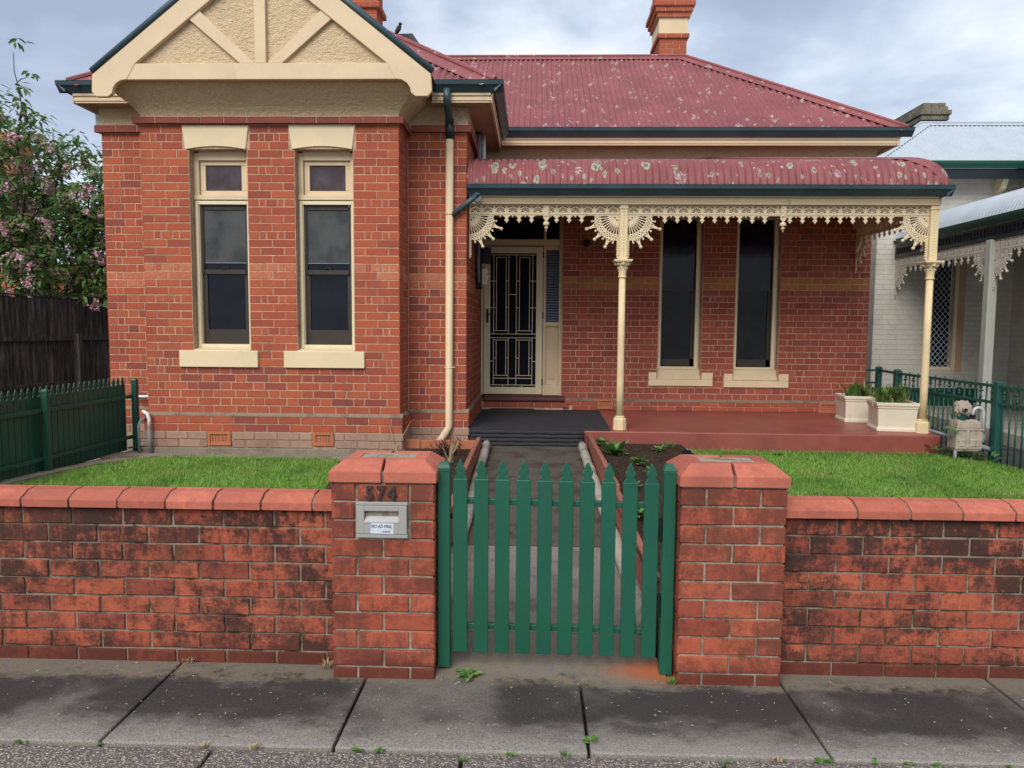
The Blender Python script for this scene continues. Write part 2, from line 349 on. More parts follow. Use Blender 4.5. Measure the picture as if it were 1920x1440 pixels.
m_straw = leafmat('dry_straw', [(0, (.34, .25, .13)), (1, (.52, .42, .25))], .15, .8)
m_deadleaf = leafmat('dead_leaf', [(0, (.03, .02, .014)), (1, (.09, .055, .035))], .1, .8)
m_petal = leafmat('fallen_petal', [(0, (.40, .36, .24)), (.6, (.55, .52, .44)), (1, (.62, .55, .30))], .1, .8)
m_bark = paint('dark_bark', (.030, .024, .022), .9, .3, .1)
m_feather = paint('dark_feather', (.018, .018, .021), .6, .3, .05)
m_moss_stone = concrete_plain('lichen_stone', (.13, .12, .085), (.24, .22, .17), .6)

def painted_brick():
    a = M('white_painted_brick'); bt = a.n('ShaderNodeTexBrick'); v = a.n('ShaderNodeCombineXYZ'); x, y, z = a.xyz()
    a.l(a.math('ADD', x, y), v.inputs[0]); a.l(z, v.inputs[1]); a.l(v.outputs[0], bt.inputs['Vector'])
    bt.inputs['Scale'].default_value = 1; bt.inputs['Brick Width'].default_value = .24; bt.inputs['Row Height'].default_value = .084
    bt.inputs['Mortar Size'].default_value = .006; bt.inputs['Mortar Smooth'].default_value = .4
    col = a.mix(a.step(a.noise(4, 5), .35, .7), (.60, .57, .51), (.52, .49, .44))
    h = a.math('ADD', a.math('MULTIPLY', bt.outputs['Fac'], -1), a.math('MULTIPLY', a.noise(30, 4), .5)); a.bump(h, .012, .7)
    return a.fin(col, .75, .25)
m_wbrick = painted_brick()

# ------------------------------------------------------------------ mesh helpers
ORG = {}
class MB:
    def __init__(s): s.v = []; s.f = []
    def add(s, vs, fs):
        b = len(s.v); s.v += [tuple(map(float, q)) for q in vs]; s.f += [tuple(i + b for i in q) for q in fs]; return s
    def box(s, x0, x1, y0, y1, z0, z1, ch=0):
        if ch:
            c = ch; V = []
            for (y, i) in ((y0, c), (y0 + c, 0), (y1, 0)):
                V += [(x0 + i, y, z0 + i), (x1 - i, y, z0 + i), (x1 - i, y, z1 - i), (x0 + i, y, z1 - i)]
            F = [(0, 1, 2, 3)]
            for k in (0, 4):
                for i in range(4): F.append((k + i, k + 4 + i, k + 4 + (i + 1) % 4, k + (i + 1) % 4))
            F.append((11, 10, 9, 8)); return s.add(V, F)
        return s.add([(x0, y0, z0), (x1, y0, z0), (x1, y1, z0), (x0, y1, z0), (x0, y0, z1), (x1, y0, z1), (x1, y1, z1), (x0, y1, z1)],
                     [(0, 3, 2, 1), (4, 5, 6, 7), (0, 1, 5, 4), (1, 2, 6, 5), (2, 3, 7, 6), (3, 0, 4, 7)])
    def hexa(s, p): return s.add(p, [(0, 3, 2, 1), (4, 5, 6, 7), (0, 1, 5, 4), (1, 2, 6, 5), (2, 3, 7, 6), (3, 0, 4, 7)])
    def prism(s, pts, d0, d1, axis='y'):
        """polygon pts (a,b) extruded from d0 to d1; axis y: (x,z), x: (y,z), z: (x,y)"""
        n = len(pts); mk = {'y': lambda a, b, d: (a, d, b), 'x': lambda a, b, d: (d, a, b), 'z': lambda a, b, d: (a, b, d)}[axis]
        V = [mk(a, b, d0) for a, b in pts] + [mk(a, b, d1) for a, b in pts]
        F = [tuple(range(n)), tuple(range(2 * n - 1, n - 1, -1))] + [(i, i + n, (i + 1) % n + n, (i + 1) % n) for i in range(n)]
        return s.add(V, F)
    def tube(s, pts, r, seg=8, caps=True):
        pts = [Vector(p) for p in pts]; n = len(pts); rs = r if isinstance(r, (list, tuple)) else [r] * n
        V = []; prev = None
        for i, p in enumerate(pts):
            t = (pts[min(i + 1, n - 1)] - pts[max(i - 1, 0)]).normalized()
            if prev is None: a = t.orthogonal().normalized()
            else: a = (prev - t * prev.dot(t)); a = a.normalized() if a.length > 1e-6 else t.orthogonal().normalized()
            prev = a; b = t.cross(a)
            for k in range(seg):
                q = 2 * math.pi * k / seg; V.append(p + (a * math.cos(q) + b * math.sin(q)) * rs[i])
        F = [(i * seg + k, i * seg + (k + 1) % seg, (i + 1) * seg + (k + 1) % seg, (i + 1) * seg + k) for i in range(n - 1) for k in range(seg)]
        if caps: F += [tuple(range(seg - 1, -1, -1)), tuple(range((n - 1) * seg, n * seg))]
        return s.add(V, F)
    def lathe(s, prof, c, seg=16, flute=0.0, nfl=8):
        V = []
        for (r, z) in prof:
            for k in range(seg):
                q = 2 * math.pi * (k + .5) / seg; rr = r * (1 - flute * abs(math.sin(q * nfl))) if flute else r
                V.append((c[0] + rr * math.cos(q), c[1] + rr * math.sin(q), c[2] + z))
        n = len(prof)
        F = [(i * seg + k, i * seg + (k + 1) % seg, (i + 1) * seg + (k + 1) % seg, (i + 1) * seg + k) for i in range(n - 1) for k in range(seg)]
        F += [tuple(range(seg - 1, -1, -1)), tuple(range((n - 1) * seg, n * seg))]
        return s.add(V, F)
    def ball(s, c, r, seg=8, rings=5, sq=(1, 1, 1)):
        V = [(c[0], c[1], c[2] - r * sq[2])]; F = []
        for i in range(1, rings):
            t = math.pi * i / rings
            for k in range(seg):
                q = 2 * math.pi * k / seg
                V.append((c[0] + r * sq[0] * math.sin(t) * math.cos(q), c[1] + r * sq[1] * math.sin(t) * math.sin(q), c[2] - r * sq[2] * math.cos(t)))
        V.append((c[0], c[1], c[2] + r * sq[2])); L = len(V) - 1
        for k in range(seg):
            F.append((0, 1 + (k + 1) % seg, 1 + k)); F.append((L, L - seg + k, L - seg + (k + 1) % seg))
        for i in range(rings - 2):
            for k in range(seg): F.append((1 + i * seg + k, 1 + i * seg + (k + 1) % seg, 1 + (i + 1) * seg + (k + 1) % seg, 1 + (i + 1) * seg + k))
        return s.add(V, F)
    def mesh(s, name, mat, o, smooth=False):
        me = bpy.data.meshes.new(name); me.from_pydata([(a - o[0], b - o[1], c - o[2]) for a, b, c in s.v], [], s.f)
        me.materials.append(mat)
        if smooth: me.polygons.foreach_set('use_smooth', [True] * len(me.polygons))
        me.update(); return me
    def build(s, name, mat, parent=None, smooth=False, bevel=0, kind=None, org=None):
        A = np.array(s.v); o = org or ((A[:, 0].min() + A[:, 0].max()) / 2, (A[:, 1].min() + A[:, 1].max()) / 2, A[:, 2].min())
        ob = link(name, s.mesh(name, mat, o, smooth), o, parent)
        if bevel:
            b = ob.modifiers.new('bevel', 'BEVEL'); b.width = bevel; b.segments = 2; b.limit_method = 'ANGLE'; b.angle_limit = math.radians(35)
        if kind: ob['kind'] = kind
        return ob
def link(name, me, o, parent=None):
    ob = bpy.data.objects.new(name, me); COL.objects.link(ob); ORG[ob.name] = Vector(o)
    ob.location = o
    if parent is not None: ob.parent = parent; ob.location = Vector(o) - ORG[parent.name]
    return ob
def tag(o, label=None, cat=None, group=None, kind=None):
    for k, v in (('label', label), ('category', cat), ('group', group), ('kind', kind)):
        if v: o[k] = v
    return o
def thing(name, loc, label, cat, group=None):
    o = bpy.data.objects.new(name, None); COL.objects.link(o); o.location = loc; o.empty_display_size = .1; ORG[o.name] = Vector(loc)
    return tag(o, label, cat, group)
def copy_tree(src, off, label, parent=None):
    c = src.copy(); COL.objects.link(c); ORG[c.name] = ORG[src.name] + Vector(off)
    if parent is None: c.location = Vector(src.location) + Vector(off)
    else: c.parent = parent
    if label: c['label'] = label
    for ch in list(src.children):
        k = ch.copy(); COL.objects.link(k); k.parent = c
        for g in list(ch.children):
            q = g.copy(); COL.objects.link(q); q.parent = k
    return c
def fast_mesh(name, V, faces_n, loops, mat, parent=None, o=(0, 0, 0), smooth=False):
    """numpy mesh: V (n,3), all faces with faces_n corners, loops flat int array"""
    me = bpy.data.meshes.new(name); me.vertices.add(len(V)); me.vertices.foreach_set('co', (V - np.array(o)).astype(np.float32).ravel())
    nl = len(loops); me.loops.add(nl); me.loops.foreach_set('vertex_index', loops.astype(np.int32)); nf = nl // faces_n
    me.polygons.add(nf); me.polygons.foreach_set('loop_start', np.arange(0, nl, faces_n, dtype=np.int32))
    me.update(calc_edges=True); me.validate(); me.materials.append(mat)
    if smooth: me.polygons.foreach_set('use_smooth', np.ones(nf, bool))
    return link(name, me, o, parent)
def shape2d(outlines, depth):
    """filled 2D outlines with holes (even-odd), extruded; returns (verts in (u,v,d), faces)"""
    cu = bpy.data.curves.new('outline', 'CURVE'); cu.dimensions = '2D'; cu.fill_mode = 'BOTH'; cu.extrude = depth / 2
    for pts in outlines:
        sp = cu.splines.new('POLY'); sp.points.add(len(pts) - 1); sp.use_cyclic_u = True
        for i, (a, b) in enumerate(pts): sp.points[i].co = (a, b, 0, 1)
    ob = bpy.data.objects.new('outline', cu); COL.objects.link(ob)
    dg = bpy.context.evaluated_depsgraph_get(); me = bpy.data.meshes.new_from_object(ob.evaluated_get(dg))
    V = [tuple(v.co) for v in me.vertices]; F = [tuple(p.vertices) for p in me.polygons]
    bpy.data.objects.remove(ob); bpy.data.curves.remove(cu); bpy.data.meshes.remove(me); return V, F
def merged(me_owner, d=.0004): pass

# ---- brick pieces
_bm = {}
def brick_mesh(w, h, d, mat, ch=.003):
    key = (round(w / .004), round(h / .002), round(d, 3), mat.name, R.randrange(3))
    if key not in _bm:
        b = MB(); b.box(-w / 2, w / 2, 0, d, -h / 2, h / 2, ch)
        b.v = [(x + R.uniform(-.0015, .0015), y + R.uniform(-.001, .001), z + R.uniform(-.0015, .0015)) for x, y, z in b.v]
        _bm[key] = b.mesh('brick', mat, (0, 0, 0))
    return _bm[key]
def put_brick(parent, xa, xb, za, zb, y, mat, d=.04, ch=.003, name='brick', rotz=0, org=None):
    """single brick object; faces -Y at y when rotz = 0"""
    me = brick_mesh(xb - xa, zb - za, d, mat, ch)
    o = org or ((xa + xb) / 2, y, (za + zb) / 2)
    ob = link(name, me, o, parent); ob.rotation_euler = (R.uniform(-.004, .004), R.uniform(-.004, .004), rotz + R.uniform(-.003, .003)); return ob
def stuff_brick(mb, xa, xb, za, zb, y, d=.04, axis='front', ch=.003):
    j = lambda: R.uniform(-.0015, .0015)
    if axis == 'front': mb.box(xa + j(), xb + j(), y + j(), y + d, za + j(), zb + j(), ch)
    else:                                                   # faces +X ('right') or -X ('left'): xa,xb run along Y and y is the X of the face
        t = MB(); t.box(xa + j(), xb + j(), 0, d, za + j(), zb + j(), ch); sg = -1 if axis == 'right' else 1
        mb.add([(y + sg * q[1], q[0], q[2]) for q in t.v], [f if sg > 0 else f[::-1] for f in t.f])
def fill_row(x0, x1, i, pier=False, J=.0085, S=.226, H=.108):
    """splits one course into bricks: list of (xa, xb)"""
    L = x1 - x0
    if L < .03: return []
    if pier or L < .62:
        k = i % 4; n = L / .48
        if k in (0, 2): pat = [S, S]
        elif k == 1: pat = [H, .062, H, .062, H]
        else: pat = [H, S, H]
        if L < .30: pat = [S] if i % 2 else [H, H]
        if L < .14: pat = [H]
    else:
        pat = []; tot = 0; seq = ([S, H] if i % 2 else [H, .062, S, H]); k = 0
        if not i % 2: pat += [H, .062]; k = 0
        while sum(pat) + J * len(pat) < L - .05:
            pat.append((S, H)[k % 2]); k += 1
    tot = sum(pat) + J * (len(pat) - 1); s = (L - J * (len(pat) - 1)) / sum(pat)
    if not (pier or L < .62):
        # cut the last brick to length instead of stretching everything
        s = 1.0; out = []; x = x0
        for p in pat:
            e = min(x + p, x1)
            if x1 - e < .035: e = x1
            if e - x > .02: out.append((x, e))
            x = e + J
            if x > x1 - .02: break
        if out and out[-1][1] < x1 - .012: out[-1] = (out[-1][0], x1)
        return out
    out = []; x = x0
    for p in pat: out.append((x, x + p * s)); x += p * s + J
    return out
def cut(x0, x1, z, ops):
    """free intervals of a course at height z between openings (xa,xb,za,zb)"""
    iv = [(x0, x1)]
    for (a, b, c, d) in ops:
        if c < z < d:
            nv = []
            for (p, q) in iv:
                if b <= p or a >= q: nv.append((p, q)); continue
                if a > p: nv.append((p, a))
                if b < q: nv.append((b, q))
            iv = nv
    return iv
def wall_core(mb, x0, x1, z0, z1, y0, y1, ops):
    zs = sorted({z0, z1, *[o[2] for o in ops], *[o[3] for o in ops]}); zs = [z for z in zs if z0 <= z <= z1]
    for a, b in zip(zs, zs[1:]):
        for p, q in cut(x0, x1, (a + b) / 2, ops): mb.box(p, q, y0, y1, a, b)

# ================================================================== GROUND
def zg(y):                                                   # front path rises from the footpath to the porch
    return 0.0 if y < 3.22 else min(.30, .03 + (y - 3.22) * .0565)
b = MB(); b.box(-60, 60, -40, 60, -.6, -.14); tag(b.build('ground', m_conc_base), kind='structure')
b = MB(); b.box(-30, 30, -9, .9, -.13, -.10); tag(b.build('road', concrete_plain('asphalt', (.05, .05, .052), (.075, .073, .07), 0)), kind='structure')
# footpath slabs
fp = MB(); fp.box(-9, 9, 2.652, 3.60, -.13, -.045); fp = tag(fp.build('footpath', m_slab_gap), kind='structure')
jx = [-5.39, -4.46, -3.53, -2.59, -1.663, -.752, .226, 1.138, 2.105, 3.03, 3.96, 4.9]
for a, c in zip(jx, jx[1:]):
    dz = R.uniform(-.003, .003); t = MB()
    t.box(a + .006, c - .006, 2.662 + R.uniform(-.003, .003), 3.345, -.06, dz)
    o = t.build('paving_slab', m_concrete, fp, bevel=.007)
    for e0, e1 in ((a + .045, a + .049), (c - .049, c - .045)):        # tooled margin lines
        pass
# tooled margins, pressed 2 mm proud along every slab edge
for a, c in zip(jx, jx[1:]):
    t = MB(); t.box(a + .012, c - .012, 2.716, 2.7195, -.01, .0036); pass
    tag(t.build('tooled_line', m_concrete, fp), kind='stuff')
ks = MB(); ks.box(-9, 9, .9, 2.652, -.13, -.05); ks = tag(ks.build('kerbside_pavement', m_slab_gap), kind='structure')
kx = [-4.2, -3.1, -2.1, -1.21, -.255, .72, 1.7, 2.7, 3.7, 4.6]
for a, c in zip(kx, kx[1:]):
    t = MB(); t.box(a + .008, c - .008, .92, 2.640, -.06, -.006 + R.uniform(-.003, .003)); t.build('aggregate_slab', m_aggregate, ks, bevel=.006)
# garden ground and lawn beds
b = MB(); b.box(-12, -.53, 3.46, 30, -.1, .235); b.box(.63, 4.78, 3.46, 30, -.1, .235); b.box(-.529, .629, 8.04, 30, -.1, .235); tag(b.build('garden_ground', m_soil), kind='structure')
b = MB(); b.box(4.78, 9, 3.46, 30, -.1, .16); tag(b.build('neighbour_ground', concrete_plain('dark_drive', (.05, .05, .055), (.09, .085, .085), .1)), kind='structure')
# the front walk: a ramp of three concrete panels
walk = None
for k, (y0, y1) in enumerate(((3.215, 3.62), (3.626, 4.86), (4.875, 6.45), (6.465, 8.04))):
    t = MB(); x0, x1 = -.47, .575
    if k == 0:
        t.hexa([(x0 + .035, 3.215, -.1), (x1 + .055, 3.215, -.1), (x1, y1, -.1), (x0, y1, -.1), (x0 + .035, 3.215, .004), (x1 + .055, 3.215, .004), (x1, y1, zg(y1)), (x0, y1, zg(y1))])
    else:
        t.hexa([(x0, y0, -.1), (x1, y0, -.1), (x1, y1, -.1), (x0, y1, -.1), (x0, y0, zg(y0)), (x1, y0, zg(y0)), (x1, y1, zg(y1)), (x0, y1, zg(y1))])
    if walk is None: walk = tag(t.build('front_path', m_concrete), kind='structure')
    else: t.build('path_panel', m_conc_front if k == 1 else m_conc_walk, walk)
g_ = MB(); g_.box(-.46, .57, 4.858, 4.877, 0, zg(4.87) - .012); g_.build('path_joint', m_slab_gap, walk)

# ================================================================== HOUSE
YB, YS, YV = 7.535, 8.034, 10.084
BL, BR, SL, SR, VR = -4.045, -1.384, -4.738, -.741, 4.525
house = thing('brick_house', (0, 8.5, .25), 'red brick cottage with gabled bay, red iron roof and lace-trimmed verandah', 'house')
BR_LIST = []                                                  # candidate single bricks: (area in the picture, args)
SB = {}                                                       # joined remainder per material
def lay(xa, xb, za, zb, y, mat, axis='front'):
    if axis == 'front': BR_LIST.append(((xb - xa) * (zb - za) / y ** 2, (xa, xb, za, zb, y, mat)))
    else: stuff_brick(SB.setdefault(mat.name, (MB(), mat))[0], xa, xb, za, zb, y, axis=axis)
C = .082
win = [(-3.545, -2.945, 1.345, 3.39), (-2.452, -1.855, 1.345, 3.39)]
lin = [(-3.606, -2.919, 3.386, 3.625), (-2.509, -1.827, 3.386, 3.632)]
sill = [(-3.687, -2.862, 1.163, 1.337), (-2.588, -1.749, 1.163, 1.337)]
core = MB()
wall_core(core, BL + .006, BR - .006, .25, 3.70, YB + .0035, YB + .30, win)
core.box(BL + .006, BL + .30, YB + .301, YS + .3, .25, 3.70); core.box(BR - .30, BR - .0035, YB + .301, YS + .3, .25, 3.70)
core.box(SL + .006, BL, YS + .0035, YS + .3, .25, 3.72); core.box(BR, SR - .0035, YS + .0035, YS + .3, .25, 3.72)
core.box(SL + .006, SL + .3, YS + .301, 15, .25, 3.72); core.box(SR - .3, SR - .0035, YS + .301, YV + .3, .25, 3.72)
vwin = [(1.70, 2.287, 1.03, 3.12), (2.735, 3.335, 1.03, 3.12)]
vdoor = (SR - .01, .388, .60, 3.16)
vsill = [(1.580, 2.452, .812, .995), (2.606, 3.480, .800, .985)]
vcut = [(a, c, .90, z) for a, c, _, z in vwin]
wall_core(core, SR, VR - .006, .25, 3.85, YV + .0035, YV + .30, vcut + [vdoor])
core.box(VR - .3, VR - .006, YV + .301, 15, .25, 3.85); core.box(SL, VR, 14.7, 15, .25, 3.85)
core.build('mortar', m_mortar, house)
# bay front courses
def band(row_from_top, n=(19, 20)): return row_from_top in n
nrow = 36; zt0 = 3.625; dz = (zt0 - .675) / nrow
for i in range(nrow):
    z1 = zt0 - i * dz; z0 = z1 - dz + .0088; zc = (z0 + z1) / 2
    ops = win + [(a - .012 * 0, b_, c, d) for a, b_, c, d in lin] + sill
    for p, q in cut(BL, BR, zc, ops):
        pier = (q - p) < .95 and zc > 1.16
        for xa, xb in fill_row(p + (.0 if p == BL else .006), q - (.0 if q == BR else .006), i, pier):
            mat = m_brick
            if band(i, (17, 18)): mat = m_brick_band if R.random() < .85 else m_brick
            elif i >= 30 and (-3.75 < xa < -2.8 or -2.65 < xa < -1.75) and R.random() < .55 - (i - 30) * .10: mat = m_brick_dark
            elif i < 2 and R.random() < .2: mat = m_brick_dark
            lay(xa, xb, z0, z1, YB, mat)
    # right return of the bay
    xs = [(YB + .041, YB + .108), (YB + .117, YB + .225), (YB + .234, YB + .342), (YB + .351, YS - .006)] if i % 2 else [(YB + .041, YB + .226), (YB + .235, YB + .46), (YB + .469, YS - .006)]
    for a, c in xs: lay(a, c, z0, z1, BR, m_brick_band if band(i, (17, 18)) and R.random() < .5 else m_brick, 'right')
# side parts (either side of the bay, half a metre further back)
nrow2 = 36; zt2 = 3.668; dz2 = (zt2 - .675) / nrow2
for i in range(nrow2):
    z1 = zt2 - i * dz2; z0 = z1 - dz2 + .0088
    for xa, xb in fill_row(SL, BL - .01, i): lay(xa, xb, z0, z1, YS, m_brick_band if i in (18, 19) else (m_brick_dark if R.random() < .08 else m_brick))
    for xa, xb in fill_row(BR + .01, SR, i + 1): lay(xa, xb, z0, z1, YS, m_brick_band if i in (18, 19) else (m_brick_dark if R.random() < .22 else m_brick))
    n = 9
    ys = YS + .041 + (.07 if i % 2 else 0)
    y = YS + .041; k = i
    while y < YV - .03:
        L = (.226, .108)[k % 2] if y > YS + .05 else (.10 if i % 2 else .185)
        e_ = min(y + L, YV - .008); lay(y, e_, z0, z1, SR, m_brick_band if i in (18, 19) else m_brick, 'right'); y = e_ + .009; k += 1
# porch wall courses
nrow3 = 38; zt3 = 3.79; dz3 = (zt3 - .615) / nrow3
for i in range(nrow3):
    z1 = zt3 - i * dz3; z0 = z1 - dz3 + .0088; zc = (z0 + z1) / 2
    for p, q in cut(SR, VR, zc, vcut + [vdoor] + vsill):
        if p == SR and zc > .6: p = SR + .05
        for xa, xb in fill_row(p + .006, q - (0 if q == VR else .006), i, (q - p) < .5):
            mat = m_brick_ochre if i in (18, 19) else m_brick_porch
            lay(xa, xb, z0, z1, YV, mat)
# plinths: sloped mortar weathering, two projecting courses, washed base, cement footing
pl = MB()
def weather(x0, x1, y, z): pl.prism([(y - .032, z - .006), (y - .030, z + .006), (y + .004, z + .034), (y + .05, z + .034), (y + .05, z - .006)], x0, x1, 'x')
def weather_r(y0, y1, x, z): pl.prism([(x + .032, z - .006), (x + .030, z + .006), (x - .004, z + .034), (x - .05, z + .034), (x - .05, z - .006)], y0, y1, 'y')
weather(BL - .03, BR + .032, YB, .655); weather(SL, BL - .03, YS, .655); weather(BR + .033, SR + .032, YS, .655); weather_r(YB + .02, YS - .033, BR, .655)
weather_r(YS + .02, YV - .033, SR, .655); weather(.39, VR, YV, .596)
pl.build('plinth_weathering', m_weathering, house)
for r in range(2):
    z1 = .648 - r * .083; z0 = z1 - .073
    for x0, x1, y in ((BL - .03, BR + .03, YB - .03), (SL, BL - .03, YS - .03), (BR + .03, SR + .03, YS - .03)):
        x = x0 - (.12 if r else 0)
        while x < x1 - .02:
            a = max(x, x0); e_ = min(x + .226, x1)
            if e_ - a > .03: lay(a, e_, z0, z1, y, m_brick_dark if R.random() < .25 else m_brick)
            x += .237
    y = YB + .012
    while y < YS - .04: lay(y, min(y + .226, YS - .032), z0, z1, BR + .03, m_brick, 'right'); y += .235
    y = YS + .012
    while y < YV - .04: lay(y, min(y + .226, YV - .032), z0, z1, SR + .03, m_brick, 'right'); y += .235
    z1 = .592 - r * .066; z0 = z1 - .058
    x = .42 + (.12 if r else 0)
    while x < VR - .02: lay(x, min(x + .226, VR), z0, z1, YV - .03, m_brick_porch if R.random() < .4 else m_brick); x += .236
for r in range(2):
    z1 = .482 - r * .083; z0 = z1 - .074
    for x0, x1, y in ((BL - .035, BR + .035, YB - .035), (SL, BL - .036, YS - .035), (BR + .036, SR + .035, YS - .035)):
        x = x0 - (.1 if r else 0)
        while x < x1 - .02:
            a = max(x, x0); e_ = min(x + .226, x1)
            for va in ((-3.404, -3.158), (-2.295, -2.073)):
                if y == YB - .035:
                    if a < va[0] < e_: e_ = va[0] - .01
                    elif va[0] - .01 <= a < va[1]: a = va[1] + .01
            if e_ - a > .04: lay(a, e_, z0, z1, y, m_brick_pale)
            x += .236
    y = YB + .006
    while y < YS - .04: lay(y, min(y + .226, YS - .036), z0, z1, BR + .035, m_brick_pale, 'right'); y += .235
ft = MB(); ft.box(BL - .024, BR + .024, YB - .024, YB + .1, .2, .66); ft.box(SL, SR + .022, YS - .022, YS + .1, .2, .66); ft.box(BR - .1, BR + .024, YB, YS, .2, .66); ft.box(SR - .1, SR + .022, YS, YV, .2, .66)
ft.box(.40, VR, YV - .022, YV + .05, .25, .60)
ft.build('plinth_core', m_mortar, house)
ft = MB(); ft.box(BL - .05, BR + .05, YB - .055, YB + .05, .1, .318); ft.box(SL, BL - .05, YS - .055, YS + .05, .1, .318); ft.box(BR + .05, SR + .05, YS - .055, YS + .05, .1, .318); ft.box(BR - .05, BR + .05, YB + .05, YS - .055, .1, .318)
ft.box(-4.6, -1.42, 7.20, YB - .056, .1, .262)
ft.build('foundation', m_conc_base, house, bevel=.008)
# string course under the roughcast
def string(x0, x1, y, z0, z1):
    x = x0
    while x < x1 - .03: lay(x, min(x + .228, x1), z0, z1, y, m_brick_string); x += .236
string(BL - .05, BR + .055, YB - .055, 3.634, 3.696); string(SL - .05, BL - .055, YS - .05, 3.676, 3.748); string(BR + .056, SR + .05, YS - .05, 3.676, 3.748)
for y0, y1, x, z0, z1 in ((YB - .014, YS - .051, BR + .055, 3.634, 3.696), (YS - .009, YV, SR + .05, 3.676, 3.748)):
    y = y0
    while y < y1 - .03: lay(y, min(y + .228, y1), z0, z1, x, m_brick_string, 'right'); y += .236
stc = MB(); stc.box(BL - .048, BR + .048, YB - .048, YS, 3.637, 3.693); stc.box(SL - .044, SR + .044, YS - .044, YV, 3.68, 3.745); stc.build('string_course_bed', m_mortar, house)
BR_LIST.sort(key=lambda t: -t[0])
for _, a in BR_LIST[:290]: put_brick(house, *a)
for _, a in BR_LIST[290:]: stuff_brick(SB.setdefault(a[5].name, (MB(), a[5]))[0], *a[:5])
for mb_, mat in SB.values(): tag(mb_.build('brickwork', mat, house), kind='stuff')

# air bricks
def air_brick(x0, x1, z0, z1, y, cols=5, rows=3):
    b = MB(); fr = .028
    b.box(x0, x1, y - .012, y + .03, z1 - fr, z1); b.box(x0, x1, y - .012, y + .03, z0, z0 + fr)
    b.box(x0, x0 + fr, y - .012, y + .03, z0 + fr, z1 - fr); b.box(x1 - fr, x1, y - .012, y + .03, z0 + fr, z1 - fr)
    w_ = (x1 - x0 - 2 * fr) / (cols * 2 + 1); h_ = (z1 - z0 - 2 * fr) / (rows * 2 + 1)
    for k in range(cols + 1): b.box(x0 + fr + 2 * k * w_, x0 + fr + (2 * k + 1) * w_, y + .0, y + .02, z0 + fr, z1 - fr)
    for k in range(rows + 1): b.box(x0 + fr, x1 - fr, y + .002, y + .022, z0 + fr + 2 * k * h_, z0 + fr + (2 * k + 1) * h_)
    o = b.build('air_brick', m_terracotta, house)
    v = MB(); v.box(x0 + .01, x1 - .01, y + .024, y + .03, z0 + .01, z1 - .01); v.build('air_hole_backing', m_black, o)
air_brick(-3.404, -3.158, .345, .490, YB - .035); air_brick(-2.295, -2.073, .352, .494, YB - .035)
air_brick(.885, 1.10, .485, .622, YV - .036); air_brick(3.892, 4.144, .462, .605, YV - .036)

